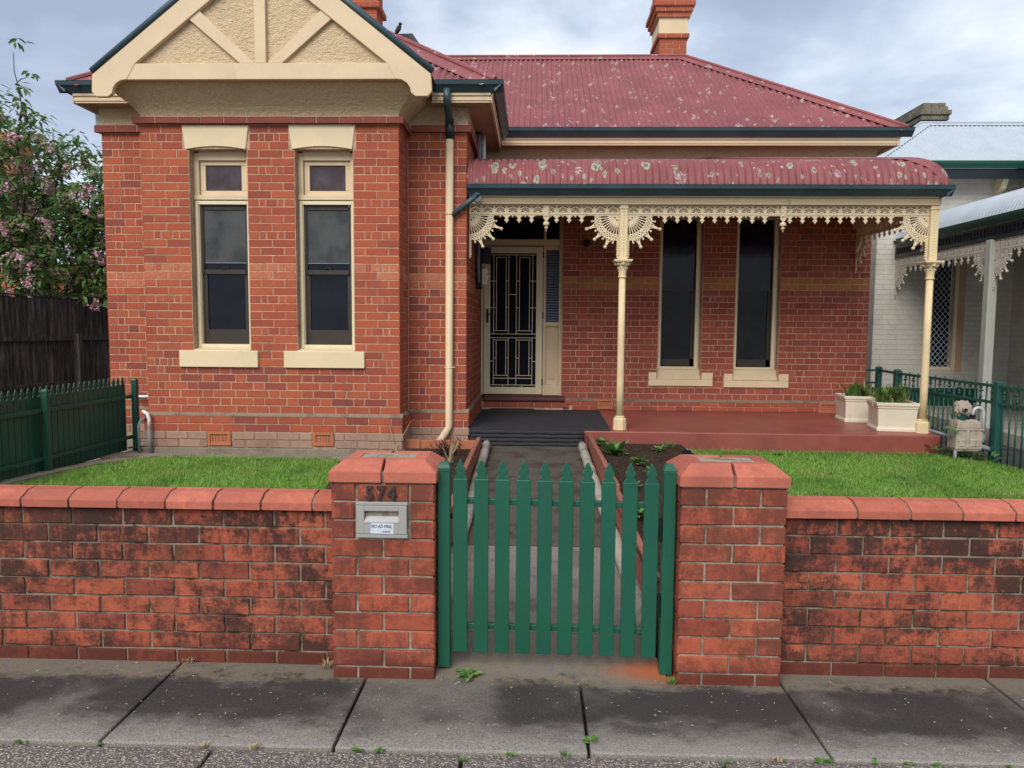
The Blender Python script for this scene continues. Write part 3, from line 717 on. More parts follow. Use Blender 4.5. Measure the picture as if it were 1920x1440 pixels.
# bay windows
def bay_window(op, li, si, k):
    x0, x1, z0, z1 = op; yf = YB + .105
    f = thing('window', ((x0 + x1) / 2, yf, z0), None, None); f.parent = house; f.location = Vector(ORG[f.name]) - ORG[house.name]
    fr = MB(); t = .052
    fr.box(x0, x0 + t, yf, yf + .12, 1.36, 3.375); fr.box(x1 - t, x1, yf, yf + .12, 1.36, 3.375); fr.box(x0 + t, x1 - t, yf, yf + .12, 3.30, 3.40)
    fr.box(x0, x1, yf - .018, yf + .10, 2.895, 2.945)
    fr.build('window_frame', m_cream, f, bevel=.004)
    ts = MB(); a, c = x0 + t + .004, x1 - t - .004
    ts.box(a, c, yf + .03, yf + .07, 2.947, 2.995); ts.box(a, c, yf + .03, yf + .07, 3.255, 3.298); ts.box(a, a + .055, yf + .03, yf + .07, 2.996, 3.254); ts.box(c - .055, c, yf + .03, yf + .07, 2.996, 3.254)
    ts.build('fanlight_sash', m_cream, f, bevel=.003)
    p = MB(); p.box(a + .05, c - .05, yf + .048, yf + .052, 2.99, 3.26); p.build('fanlight_pane', m_glass_obscure, f)
    s = MB(); e = .032
    s.box(x0 + .012, x0 + .012 + e, yf - .014, yf + .02, 1.362, 2.885); s.box(x1 - .012 - e, x1 - .012, yf - .014, yf + .02, 1.362, 2.885)
    s.box(x0 + .012 + e, x1 - .012 - e, yf - .014, yf + .02, 2.848, 2.885); s.box(x0 + .012 + e, x1 - .012 - e, yf - .014, yf + .02, 1.362, 1.40)
    s.build('screen_frame', m_cream_pale, f, bevel=.003)
    a, c = x0 + .05, x1 - .05
    u = MB(); u.box(a, a + .026, yf + .022, yf + .05, 2.135, 2.85); u.box(c - .026, c, yf + .022, yf + .05, 2.135, 2.85); u.box(a + .035, c - .035, yf + .022, yf + .05, 2.80, 2.85); u.box(a + .035, c - .035, yf + .018, yf + .05, 2.135, 2.18)
    u.build('upper_sash', m_brown, f)
    u = MB(); u.box(a, a + .05, yf + .04, yf + .07, 1.40, 2.134); u.box(c - .05, c, yf + .04, yf + .07, 1.40, 2.134); u.box(a + .05, c - .05, yf + .04, yf + .07, 1.40, 1.555)
    u.build('lower_sash', m_brown, f)
    q = MB(); q.box(a + .03, c - .03, yf + .036, yf + .04, 2.252, 2.82); q.build('blind', m_glass_blind, f)
    q = MB(); q.box(a + .03, c - .03, yf + .030, yf + .036, 2.247, 2.254); q.build('blind_hem', m_blind, f)
    q = MB(); q.box(a + .03, c - .03, yf + .044, yf + .048, 2.17, 2.83); q.build('upper_pane', m_glass, f)
    q = MB(); q.box(a + .04, c - .04, yf + .054, yf + .058, 1.54, 2.14); q.build('lower_pane', m_glass, f)
    q = MB(); q.tube([((a + c) / 2 - .04, yf + .012, 2.185), ((a + c) / 2 - .02, yf + .004, 2.20), ((a + c) / 2 + .02, yf + .004, 2.20), ((a + c) / 2 + .04, yf + .012, 2.185)], .005, 6); q.build('sash_catch', m_brown, f)
    # lintel with a slightly cambered soffit, sill with a weathered top
    a0, a1, b0, b1 = li[0] + .0, li[1] - .0, li[0] + .032, li[1] - .034; n = 8
    pts = [(a0, li[3]), (a1, li[3])] + [(b1 + (b0 - b1) * j / n, 3.386 + .030 * math.sin(math.pi * j / n)) for j in range(n + 1)]
    q = MB(); q.prism(pts[::-1], YB - .012, YB + .10); q.build('lintel', m_lintel, house, bevel=.004)
    q = MB(); q.box(si[0], si[1], YB - .030, YB + .06, si[2], si[3] - .002)
    q.hexa([(x0 - .0, YB - .026, si[3] - .05), (x1 + .0, YB - .026, si[3] - .05), (x1, YB + .13, si[3] - .05), (x0, YB + .13, si[3] - .05), (x0, YB - .027, si[3]), (x1, YB - .027, si[3]), (x1, YB + .13, si[3] + .032), (x0, YB + .13, si[3] + .032)])
    q.build('window_sill', m_lintel, house, bevel=.005)
    rv = MB()                                                  # brick reveals
    return f
for k in range(2): bay_window(win[k], lin[k], sill[k], k)
rev = MB()
for x0, x1, z0, z1 in win:
    for i in range(25):
        za = 1.35 + i * .082; zb = za + .073
        if zb > 3.38: break
        stuff_brick(rev, YB + .042, YB + (.104 if i % 2 else .09), za, zb, x0 - .001, .03, 'right')
tag(rev.build('reveal_brickwork', m_brick, house), kind='stuff')

# porch windows
for k, (x0, x1, z0, z1) in enumerate(vwin):
    yf = YV + .11; f = thing('window', ((x0 + x1) / 2, yf, z0), None, None); f.parent = house; f.location = Vector(ORG[f.name]) - ORG[house.name]
    b = MB(); b.box(x0, x0 + .03, yf, yf + .1, z0, z1); b.box(x1 - .05, x1, yf, yf + .1, z0, z1); b.box(x0 + .03, x1 - .05, yf, yf + .1, z1 - .04, z1); b.build('window_frame', m_cream, f, bevel=.003)
    b = MB(); e = .046; a, c = x0 + .004, x1 - .03
    b.box(a, a + e, yf - .04, yf - .006, z0 + .008, z1); b.box(c - e, c, yf - .04, yf - .006, z0 + .008, z1); b.box(a + e, c - e, yf - .04, yf - .006, z0 + .008, z0 + .042); b.build('screen_frame', m_cream_pale, f, bevel=.003)
    b = MB(); b.box(a + e, c - e, yf + .02, yf + .05, 2.105, 2.135); b.box(a + e, c - e, yf + .02, yf + .05, z0 + .045, 1.175); b.box(a + e - .01, a + e + .025, yf + .02, yf + .05, z0 + .05, 2.1); b.box(c - e - .05, c - e + .01, yf + .02, yf + .05, z0 + .05, 2.1); b.build('sash_rails', m_brown, f)
    b = MB(); b.box(a + e, c - e, yf + .040, yf + .044, z0 + .04, 2.12); b.build('lower_pane', m_glass_screen, f)
    b = MB(); b.box(a + e, c - e, yf + .030, yf + .034, 2.12, z1); b.build('upper_pane', m_glass, f)
    # lace curtain edge seen through the upper pane
    s0, s1, s2, s3 = vsill[k]
    q = MB(); q.box(s0, s1, YV - .03, YV + .05, s2, s2 + .088); q.box(s0, x0 - .012, YV - .028, YV + .05, s2 + .089, s3); q.box(x1 + .012, s1, YV - .028, YV + .05, s2 + .089, s3)
    q.build('window_sill', m_lintel, house, bevel=.005)
    q = MB(); q.hexa([(x0 - .011, YV + .01, s2 + .089), (x1 + .011, YV + .01, s2 + .089), (x1 + .011, YV + .085, s2 + .089), (x0 - .011, YV + .085, s2 + .089), (x0 - .011, YV + .01, s2 + .098), (x1 + .011, YV + .01, s2 + .098), (x1 + .011, YV + .085, z0 + .012), (x0 - .011, YV + .085, z0 + .012)])
    q.build('sill_slope', m_cream, house)
# entrance: frame, transom, sidelight, screen door
dr = MB(); yd = YV + .10
dr.box(-.735, -.70, yd - .03, yd + .10, .655, 3.15); dr.box(.125, .163, yd - .02, yd + .10, .655, 3.15); dr.box(.340, .388, yd - .03, yd + .10, .655, 3.15)
dr.box(-.70, .340, yd - .045, yd + .10, 2.715, 2.80); dr.box(-.70, .340, yd - .03, yd + .10, 3.10, 3.15); dr.box(.163, .340, yd - .012, yd + .09, 1.615, 1.672); dr.box(.163, .340, yd, yd + .09, 2.66, 2.714)
dr.box(.163, .340, yd + .03, yd + .06, .80, 1.615); dr.box(.155, .345, yd - .02, yd + .05, .657, .80)
entry = dr.build('door_frame', m_cream, house, bevel=.004)
q = MB(); q.box(.195, .30, yd + .018, yd + .032, .88, 1.57); q.box(.215, .28, yd + .010, yd + .022, .92, 1.53); q.box(.236, .262, yd + .004, yd + .014, .95, 1.50); q.build('fielded_panel', m_cream, entry, bevel=.005)
q = MB(); q.box(-.70, .125, yd + .05, yd + .055, 2.80, 3.10); q.box(.163, .34, yd + .05, yd + .055, 2.80, 3.10); q.build('transom_pane', m_glass, entry)
q = MB()
for k in range(27):
    z = 1.685 + k * .0365; q.hexa([(.166, yd + .020, z), (.337, yd + .020, z), (.337, yd + .045, z + .022), (.166, yd + .045, z + .022), (.166, yd + .018, z + .003), (.337, yd + .018, z + .003), (.337, yd + .043, z + .025), (.166, yd + .043, z + .025)])
tag(q.build('blind_slats', m_blind, entry), kind='stuff')
q = MB(); q.box(.163, .34, yd + .055, yd + .06, 1.672, 2.66); q.build('sidelight_pane', m_glass_screen, entry)
door = MB(); X0, X1, Z0, Z1 = -.694, .118, .668, 2.700; y0, y1 = yd - .035, yd - .005
door.box(X0, X0 + .088, y0, y1, Z0, Z1); door.box(X1 - .09, X1, y0, y1, Z0, Z1); door.box(X0 + .088, X1 - .09, y0, y1, Z1 - .09, Z1); door.box(X0 + .088, X1 - .09, y0, y1, Z0, Z0 + .098)
door = door.build('screen_door', m_cream_pale, house, bevel=.004)
q = MB(); q.box(X0 + .08, X1 - .08, yd - .012, yd - .008, Z0 + .09, Z1 - .08); q.build('door_mesh', m_flyscreen, door)
gx0, gx1, gz0, gz1 = X0 + .088, X1 - .09, Z0 + .098, Z1 - .09; gw, gh = gx1 - gx0, gz1 - gz0
g = MB(); T = .0042
def bar(u0, v0, u1, v1):                                       # u across 0..1, v down 0..1
    xa, xb = gx0 + min(u0, u1) * gw, gx0 + max(u0, u1) * gw; za, zb = gz1 - max(v0, v1) * gh, gz1 - min(v0, v1) * gh
    g.box(xa - T, xb + T, yd - .030, yd - .0135, za - T, zb + T)
for u in (.075, .40, .57, .92): bar(u, .012, u, .598)
for u in (.135, .345, .635, .855): bar(u, .030, u, .575)
bar(0, .012, 1, .012); bar(.135, .030, .345, .030); bar(.635, .030, .855, .030)
for v in (.205, .403):
    for a, c in ((0, .135), (.345, .40), (.57, .635), (.855, 1)): bar(a, v, c, v)
bar(.40, .305, .57, .305); bar(.075, .575, .40, .575); bar(.57, .575, .92, .575); bar(0, .600, 1, .600); bar(0, .628, 1, .628)
for u in (.075, .40, .57, .92): bar(u, .628, u, .982)
bar(.075, .645, .40, .645); bar(.57, .645, .92, .645)
for u in (.135, .345, .635, .855): bar(u, .645, u, .912)
for a, c in ((.075, .135), (.345, .40), (.57, .635), (.855, .92)): bar(a, .78, c, .78)
bar(0, .805, .075, .805); bar(.92, .805, 1, .805); bar(.075, .912, .40, .912); bar(.57, .912, .92, .912); bar(.075, .934, .92, .934); bar(0, .984, 1, .984); bar(.28, .984, .28, 1); bar(.70, .984, .70, 1)
tag(g.build('grille_bars', m_cream_pale, door), kind='stuff')
q = MB(); q.box(-.655, -.628, yd - .062, yd - .036, 1.66, 1.845); q.tube([(-.642, yd - .06, 1.775), (-.642, yd - .085, 1.775), (-.565, yd - .09, 1.772)], .009, 8); q.build('door_handle', m_black, door)
for z in (.80, 1.72, 2.55):
    q = MB(); q.tube([(.121, yd - .042, z), (.121, yd - .042, z + .085)], .008, 8); q.build('hinge', m_brown, door)
th = MB(); pr = [(YV - .075, .575), (YV - .085, .60), (YV - .08, .635), (YV - .05, .655), (YV + .1, .655), (YV + .1, .575)]; th.prism(pr, SR + .05, .43, 'x'); th.build('threshold', m_redpaint, house, bevel=.01)
st = MB(); st.box(SR + .03, .41, YV - .055, YV + .05, .25, .574); st.build('door_step_core', m_mortar, house)
for k in range(5): put_brick(house, SR + .06 + k * .235, SR + .06 + k * .235 + .226, .50, .568, YV - .066, m_brick_porch)

# porch slab
b = MB(); b.hexa([(SR - .02, 8.05, .17), (4.405, 7.955, .17), (4.80, YV, .17), (SR - .02, YV, .17), (SR - .02, 8.05, .466), (4.405, 7.955, .466), (4.80, YV, .466), (SR - .02, YV, .466)])
slab = b.build('porch_slab', m_porch, house, bevel=.014)

# roughcast: frieze strips, flared cove of the bay, gable panel
b = MB(); b.box(SL - .012, BL, YS - .012, YS + .2, 3.749, 4.06); b.box(BR, SR + .012, YS - .012, YS + .2, 3.749, 4.06); b.box(SR - .2, SR + .012, YS + .201, YV, 3.749, 4.06)
b.box(SR + .013, VR + .01, YV - .012, YV + .2, 3.79, 4.06); b.box(SL - .012, SL + .2, YS + .201, 15, 3.749, 4.06); b.box(VR - .2, VR + .01, YV + .201, 15, 3.79, 4.06)
b.build('roughcast_frieze', m_rough, house)
prof = [(3.697, .0), (3.73, .006), (3.76, .022), (3.80, .055), (3.84, .098), (3.88, .145), (3.92, .19), (3.955, .225), (3.985, .25)]
V = []; F = []
for z, d in prof:
    V += [(BL + .01 - d, YS + .02, z), (BL + .01 - d, YB + .01 - d, z), (BR - .01 + d, YB + .01 - d, z), (BR - .01 + d, YS + .02, z)]
for i in range(len(prof) - 1):
    for k in range(3): F.append((i * 4 + k, i * 4 + k + 1, i * 4 + 5 + k, i * 4 + 4 + k))
b = MB(); b.add(V, F); cv = b.build('roughcast_cove', m_rough, house)
XC = -2.668; YG = 7.262
b = MB(); b.prism([(XC - 1.40, 3.98), (XC + 1.40, 3.98), (XC, 5.22)], YG, YG + .06); b.build('gable_panel', m_rough, house)
gb = thing('gable_frame', (XC, YG, 3.8), None, None); gb.parent = house; gb.location = Vector(ORG[gb.name]) - ORG[house.name]
for s in (-1, 1):
    P = [(0, 5.325), (1.655, 4.022), (1.665, 3.86), (1.625, 3.812), (1.505, 3.812), (1.462, 3.846), (1.455, 3.89), (1.425, 3.935), (1.375, 3.966), (1.315, 3.974), (1.225, 4.127), (0, 5.085)]
    q = MB(); q.prism([(XC + s * a, z) for a, z in P], YG - .055, YG - .004); q.build('bargeboard', m_cream, gb, bevel=.006)
    q = MB(); q.hexa([(XC + s * .058, YG - .038, 4.130), (XC + s * .205, YG - .038, 4.130), (XC + s * .205, YG - .002, 4.130), (XC + s * .058, YG - .002, 4.130), (XC + s * .600, YG - .038, 4.630), (XC + s * .700, YG - .038, 4.548), (XC + s * .700, YG - .002, 4.548), (XC + s * .600, YG - .002, 4.630)])
    q.build('strut', m_cream, gb, bevel=.004)
    q = MB(); pts = [(XC, YG - .035, 5.366), (XC + s * 1.665, YG - .035, 4.055)]; q.tube(pts, .037, 12); q.build('verge_capping', m_teal, gb, smooth=True)
q = MB(); q.box(XC - 1.316, XC + 1.316, YG - .050, YG - .003, 3.974, 4.126); q.build('tie_beam', m_cream, gb, bevel=.005)
q = MB(); q.box(XC - .054, XC + .054, YG - .046, YG - .003, 4.128, 5.16); q.build('king_post', m_cream, gb, bevel=.004)

# ---- roofs
def corr(mb, P, nu, nv, amp=.009, pitch=.076, up=(0, 0, 1)):
    """corrugated skin: P(i/nu, j/nv) -> (point, corrugation coordinate, normal)"""
    base = len(mb.v)
    for j in range(nv + 1):
        for i in range(nu + 1):
            p, s, n = P(i / nu, j / nv); mb.v.append(tuple(Vector(p) + Vector(n) * (amp * math.cos(2 * math.pi * s / pitch))))
    for j in range(nv):
        for i in range(nu):
            a = base + j * (nu + 1) + i; mb.f.append((a, a + 1, a + nu + 2, a + nu + 1))
def slope_sheet(name, mat, A, B, Cc, D, parent, pitch=.076, seg=6):
    """A-B eave, D-C ridge (hip ends cut straight): corrugations run from eave to ridge"""
    A, B, Cc, D = map(Vector, (A, B, Cc, D)); L = (B - A).length; u = (B - A).normalized(); n = (B - A).cross(D - A).normalized(); h = (D - A) - u * (D - A).dot(u); H = h.length; hn = h.normalized()
    if n.z < 0: n = -n
    nu = int(L / pitch) * seg; mb = MB()
    d0, c0 = (D - A).dot(u), (Cc - A).dot(u)
    cols = []
    for i in range(nu + 1):
        s = L * i / nu
        t = 1.0
        if s < d0: t = min(t, s / d0)
        if s > c0: t = min(t, (L - s) / (L - c0))
        off = n * (.0125 * math.cos(2 * math.pi * s / pitch)); cols.append((A + u * s + off - hn * .02, A + u * s + hn * (H * t) + off))
    for a, c in cols: mb.v += [tuple(a), tuple(c)]
    mb.f = [(2 * i, 2 * i + 2, 2 * i + 3, 2 * i + 1) for i in range(nu)]
    return mb.build(name, mat, parent, smooth=True)
def cap(a, c, wd, up, side, mat, parent, name='ridge_capping', roll=.022, dl=None, dr=None):
    """ridge capping: two wings that fall away along dl, dr and a roll along the line"""
    a, c = Vector(a), Vector(c); q = MB(); dl, dr = Vector(dl), Vector(dr)
    for d in (dl, dr):
        q.add([a + up * .024, c + up * .024, c + d * wd + up * .018, a + d * wd + up * .018], [(0, 1, 2, 3)])
    q.tube([a + up * .03, c + up * .03], roll, 8)
    return q.build(name, mat, parent, smooth=False)
UP = Vector((0, 0, 1)); S = .73
# main roof
EY, EZ = 9.74, 4.166; EX1 = 4.757; t = 2.39
rx, ry, rz = EX1 - t, EY + t, EZ + t * S
main = slope_sheet('roof_iron', m_roof, (-2.6, EY, EZ), (EX1, EY, EZ), (rx, ry, rz), (-2.55, ry, rz), house)
slope_sheet('roof_iron', m_roof, (EX1, EY, EZ), (EX1, EY + 2 * t + .01, EZ), (rx, ry + .01, rz), (rx, ry, rz), house)
slope_sheet('roof_iron', m_roof, (EX1, EY + 2 * t, EZ), (-2.6, EY + 2 * t, EZ), (-2.55, ry, rz), (rx, ry, rz), house)
fs = Vector((0, -1, -S)).normalized(); ss = Vector((1, 0, -S)).normalized(); hp = Vector((1, -1, -S)).normalized()
fperp = Vector((0, -1, -S)).normalized()
cap((-2.5, ry, rz), (rx, ry, rz), .13, UP, None, m_roof_cap, house, dl=(0, -1 / math.hypot(1, S), -S / math.hypot(1, S)), dr=(0, 1 / math.hypot(1, S), -S / math.hypot(1, S)))
hd = Vector((1, -1, -S)).normalized()
def inplane(n, d):                                             # direction in a roof plane square to the hip line
    v = Vector(n).cross(d).normalized(); return v if v.z < 0 else -v
nf, ns = Vector((0, -S, 1)).normalized(), Vector((S, 0, 1)).normalized()
cap((rx, ry, rz), (EX1 + .01, EY - .01, EZ), .16, UP, None, m_roof_cap, house, 'hip_capping', dl=inplane(nf, hd), dr=inplane(ns, hd))
# wing roof (hipped, behind the gable)
WY, WZ, WX0, WX1 = 7.775, 4.120, -4.93, -.425; th_ = (WX1 - WX0) / 2; wx, wy, wz = (WX0 + WX1) / 2, WY + th_, WZ + th_ * S
slope_sheet('roof_iron', m_roof, (WX0, WY, WZ), (WX1, WY, WZ), (wx + .01, wy, wz), (wx - .01, wy, wz), house)
slope_sheet('roof_iron', m_roof, (WX1, WY, WZ), (WX1, 14.3, WZ), (wx, 14.3, wz), (wx, wy, wz), house)
slope_sheet('roof_iron', m_roof, (WX0, 14.3, WZ), (WX0, WY, WZ), (wx, wy, wz), (wx, 14.3, wz), house)
for s in (-1, 1):
    dd = Vector((s, -1, -S)).normalized(); n2 = Vector((s * S, 0, 1)).normalized()
    cap((wx, wy, wz), (wx + s * (th_ + .0), WY - .0, WZ), .19, UP, None, m_roof_cap, house, 'hip_capping', roll=.03, dl=inplane(nf, dd), dr=inplane(n2, dd))
# gable roof over the bay
b = MB()
for s in (-1, 1):
    b.add([(XC, YG - .03, 5.365), (XC + s * 1.64, YG - .03, 4.075), (XC + s * 1.64, 9.6, 4.075), (XC, 9.6, 5.365)], [(0, 1, 2, 3)])
b.build('gable_roof_iron', m_roof, house)
# gutters, fascias, soffits
GP = [(0, .0), (-.018, -.004), (-.062, .045), (-.085, .062), (-.095, .098), (-.088, .098), (-.080, .07), (-.055, .055), (0, .02)]
def gutter(x0, x1, y, z, name='gutter', parent=None, mat=None):
    q = MB(); q.prism([(y + a, z + c) for a, c in GP], x0, x1, 'x'); q.prism([(y - .09, z + .092), (y - .098, z + .104), (y - .088, z + .104)], x0, x1, 'x')
    q.prism([(y + a, z + c) for a, c in ((0, 0), (-.018, -.004), (-.062, .045), (-.085, .062), (-.095, .098), (0, .098))], x1, x1 + .003, 'x')
    q.prism([(y + a, z + c) for a, c in ((0, 0), (-.018, -.004), (-.062, .045), (-.085, .062), (-.095, .098), (0, .098))], x0 - .003, x0, 'x')
    return q.build(name, mat or m_teal, parent or house)
def gutter_y(y0, y1, x, z, sgn=1, mat=None, parent=None):
    q = MB(); q.prism([(x - sgn * a, z + c) for a, c in GP], y0, y1, 'y'); return q.build('gutter', mat or m_teal, parent or house)
gutter(WX1 - .62, WX1 + .088, WY + .02, WZ - .095); gutter(WX0 - .085, WX0 + .36, WY + .02, WZ - .095)
gutter_y(WY - .06, EY - .072, WX1 - .01, WZ - .095, 1, m_teal); gutter_y(WY - .06, 14, WX0 + .01, WZ - .095, -1, m_teal)
gutter(WX1 + .012, EX1 + .06, EY + .02, EZ - .095)
for gx in (1.35, 2.75, 3.85):
    q = MB(); q.prism([(EY + .02 + a * 1.04, EZ - .095 + c * 1.03 - .001) for a, c in GP], gx, gx + .05, 'x'); q.build('gutter_joint', m_teal, house)
b = MB()
def fascia(x0, x1, y, z, h=.105):
    b.box(x0, x1, y + .022, y + .05, z - h, z); b.box(x0, x1, y + .006, y + .022, z - .035, z - .002); b.box(x0, x1, y + .012, y + .022, z - h + .02, z - h + .05)
fascia(WX1 - .66, WX1 - .045, WY, WZ - .09); fascia(WX0 + .045, WX0 + .62, WY, WZ - .09); fascia(WX1 - .02, EX1 - .10, EY + .02, EZ - .09)
b.box(WX1 - .06, WX1 - .032, WY + .022, EY + .04, WZ - .195, WZ - .09); b.box(WX1 - .045, WX1 - .022, WY + .022, EY + .04, WZ - .125, WZ - .092)
b.box(WX0 + .032, WX0 + .06, WY + .022, 14, WZ - .195, WZ - .09); b.box(EX1 - .10, EX1 - .07, EY + .03, 14, EZ - .195, EZ - .09)
b.build('fascia', m_cream, house, bevel=.003)
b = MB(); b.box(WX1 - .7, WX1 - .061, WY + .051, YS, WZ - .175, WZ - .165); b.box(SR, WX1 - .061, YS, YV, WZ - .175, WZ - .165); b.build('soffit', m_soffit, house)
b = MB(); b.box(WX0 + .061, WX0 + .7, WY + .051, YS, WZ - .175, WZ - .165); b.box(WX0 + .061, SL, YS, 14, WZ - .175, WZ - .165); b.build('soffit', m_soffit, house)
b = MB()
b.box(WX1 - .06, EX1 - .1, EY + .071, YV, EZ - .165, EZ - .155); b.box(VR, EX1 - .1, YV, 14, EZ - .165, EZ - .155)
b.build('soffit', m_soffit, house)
# chimneys
def chimney(x0, x1, y0, y1, zb, spec, label_mat=m_brick):
    c = thing('chimney', ((x0 + x1) / 2, (y0 + y1) / 2, zb), None, None); c.parent = house; c.location = Vector(ORG[c.name]) - ORG[house.name]
    z = zb; cr = MB(); i = 0
    for kind, h, out in spec:
        if kind == 'r':
            q = MB(); q.box(x0 - out, x1 + out, y0 - out, y1 + out, z, z + h); q.build('render_band', m_cream, c)
        else:
            n = max(1, round(h / .084)); hh = h / n
            for r in range(n):
                za, zb2 = z + r * hh + .004, z + (r + 1) * hh - .005; i += 1
                X0, X1, Y0, Y1 = x0 - out, x1 + out, y0 - out, y1 + out
                cr.box(X0 + .006, X1 - .006, Y0 + .006, Y1 - .006, z + r * hh, z + (r + 1) * hh)
                half = (X1 - X0 - .01) / 2
                segs = [(X0, X0 + half), (X1 - half, X1)] if i % 2 else [(X0, X0 + half * .5), (X0 + half * .5 + .01, X1 - half * .5 - .01), (X1 - half * .5, X1)]
                for a, e_ in segs: put_brick(c, a, e_, za, zb2, Y0, label_mat)
                sb = MB(); y = Y0 + .041; k = i
                while y < Y1 - .03:
                    e_ = min(y + (.226, .108)[k % 2], Y1)
                    if x1 < 0: stuff_brick(sb, y, e_, za, zb2, X1, axis='right')
                    else: stuff_brick(sb, y, e_, za, zb2, X0, axis='left')
                    y = e_ + .009; k += 1
                tag(sb.build('side_brickwork', label_mat, c), kind='stuff')
        z += h
    cr.build('chimney_core', m_mortar, c); return c
chimney(-2.85, -2.42, 11.4, 11.84, 5.3, [('b', 1.09, 0), ('b', .084, .05), ('b', .5, 0), ('b', .17, .05)])
chimney(2.145, 2.62, 13.3, 14.05, 5.2, [('b', 1.45, 0), ('b', .075, .04), ('r', .27, .012), ('b', .084, .05), ('b', .084, .085), ('b', .084, .12), ('b', .25, .05), ('b', .15, .02)])
fl = MB(); fl.box(-2.28, -2.06, 12.8, 13.2, 5.2, 6.44); fl.build('flue_stack', m_brick, house)
fl = MB(); fl.hexa([(-2.36, 12.72, 6.43), (-1.98, 12.72, 6.36), (-1.98, 13.3, 6.36), (-2.36, 13.3, 6.43), (-2.36, 12.72, 6.52), (-2.10, 12.72, 6.53), (-2.10, 13.3, 6.53), (-2.36, 13.3, 6.52)]); fl.build('flue_hood', m_tealdark, house)

# verandah roof: bullnose iron, hipped at the right-hand end
r0 = .36; bp = []
y0v, z0v = 8.02, 3.105; ang = math.atan(.225)
for k in range(11):
    a = (math.pi / 2 - ang) * k / 10; bp.append((r0 - r0 * math.cos(a), r0 * math.sin(a)))
oy, oz = bp[-1]
for d in (.4, .9, 1.4, YV - y0v - oy): bp.append((oy + d, oz + d * .225))
nm = []
for k in range(len(bp)):
    a = bp[max(k - 1, 0)]; c = bp[min(k + 1, len(bp) - 1)]; v = Vector((c[0] - a[0], c[1] - a[1])).normalized(); nm.append((-v.y, v.x))
VX0, VX1 = SR + .005, 4.385
def bull(front):
    mb = MB(); L = (VX1 - VX0) if front else (YV - y0v); nu = int(L / .076) * 6; nv = len(bp)
    for i in range(nu + 1):
        s = L * i / nu; off = .0095 * math.cos(2 * math.pi * s / .076)
        for (d, h), (na, nb) in zip(bp, nm):
            dd, hh = d + na * off, h + nb * off
            if front: mb.v.append((min(VX0 + s, VX1 - d), y0v + dd, z0v + hh))
            else: mb.v.append((VX1 - dd, max(y0v + s, y0v + d), z0v + hh))
    for i in range(nu):
        for j in range(nv - 1):
            a = i * nv + j; q = (a, a + 1, a + nv + 1, a + nv)
            if not front: q = q[::-1]
            mb.f.append(q)
    return mb.build('verandah_roof_iron', m_roof_green if front else m_roof, house, smooth=True)
bull(True); bull(False)
q = MB(); pv = []
for (d, h), (na, nb) in zip(bp, nm):
    p = Vector((VX1 - d, y0v + d, z0v + h + .016 + nb * .004)); pv.append(p)
for k, p in enumerate(pv):
    wv_ = .06 + .10 * min(1, k / 6); sag = Vector((0, 0, -.006))
    q.v += [tuple(p + Vector((-wv_ * (1 + .10 * math.sin(k * 2.1)), 0, 0)) + sag), tuple(p + Vector((0, 0, .012))), tuple(p + Vector((0, wv_, 0)) + sag)]
q.f = [f for k in range(len(pv) - 1) for f in ((3 * k, 3 * k + 1, 3 * k + 4, 3 * k + 3), (3 * k + 1, 3 * k + 2, 3 * k + 5, 3 * k + 4))]
q.build('hip_flashing', m_roof_cap, house, smooth=True)
gutter(SR + .012, VX1 + .03, 8.045, 3.022, 'gutter'); gutter_y(7.965, YV, VX1 - .05, 3.022, 1, m_teal)
for gx in (.05, .95, 1.93, 2.90, 3.80):
    q = MB(); q.prism([(8.045 + a * 1.05, 3.022 + c * 1.03 - .0015) for a, c in GP], gx, gx + .035, 'x'); q.build('gutter_joint', m_teal, house)
PY = 8.19
bm_ = MB(); bm_.box(SR + .014, 4.372, PY - .055, PY + .05, 2.945, 3.085); bm_.box(SR + .014, 4.385, PY - .085, PY - .055, 3.04, 3.075); bm_.box(SR + .014, 4.378, PY - .068, PY - .055, 3.02, 3.039)
bm_.box(4.27, 4.372, PY + .051, YV, 2.945, 3.085); bm_.box(.05, 1.0, PY - .0575, PY - .055, 2.945, 2.953)
bm_.build('verandah_beam', m_cream, house, bevel=.003)
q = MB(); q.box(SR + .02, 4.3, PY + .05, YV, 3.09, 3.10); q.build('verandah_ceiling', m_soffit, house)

# cast-iron lace
def lace_obj(outs, depth, fmap, extra=None):
    V_, F_ = shape2d(outs, depth); b = MB(); b.add([fmap(*v) for v in V_], F_)
    return b
def fan_module(w_, h_, cx):
    holes = []; c = (cx, .020)
    for k in range(7):
        a = math.radians(12 + 26 * k); ca, sa = math.cos(a), math.sin(a); r1, r2 = .016, .050
        if k in (0, 6): r2 = .046
        p = [(r1, -.0026), (r2, -.0064), (r2 + .005, 0), (r2, .0064), (r1, .0026)]
        holes.append([(c[0] + u * ca - v * sa, c[1] + u * sa + v * ca) for u, v in p])
    holes.append([(c[0] + .0055 * math.cos(q_), c[1] - .001 + .0055 * math.sin(q_)) for q_ in np.linspace(0, 2 * math.pi, 7)[:-1]])
    for s in (-1, 1):                                          # crescent in each upper corner
        pts = []
        for q_ in np.linspace(math.radians(38), math.radians(76), 6): pts.append((c[0] + s * .066 * math.cos(q_), c[1] + .066 * math.sin(q_)))
        for q_ in np.linspace(math.radians(70), math.radians(42), 5): pts.append((c[0] + s * .0775 * math.cos(q_), min(h_ - .004, c[1] + .0775 * math.sin(q_))))
        holes.append(pts)
    return holes
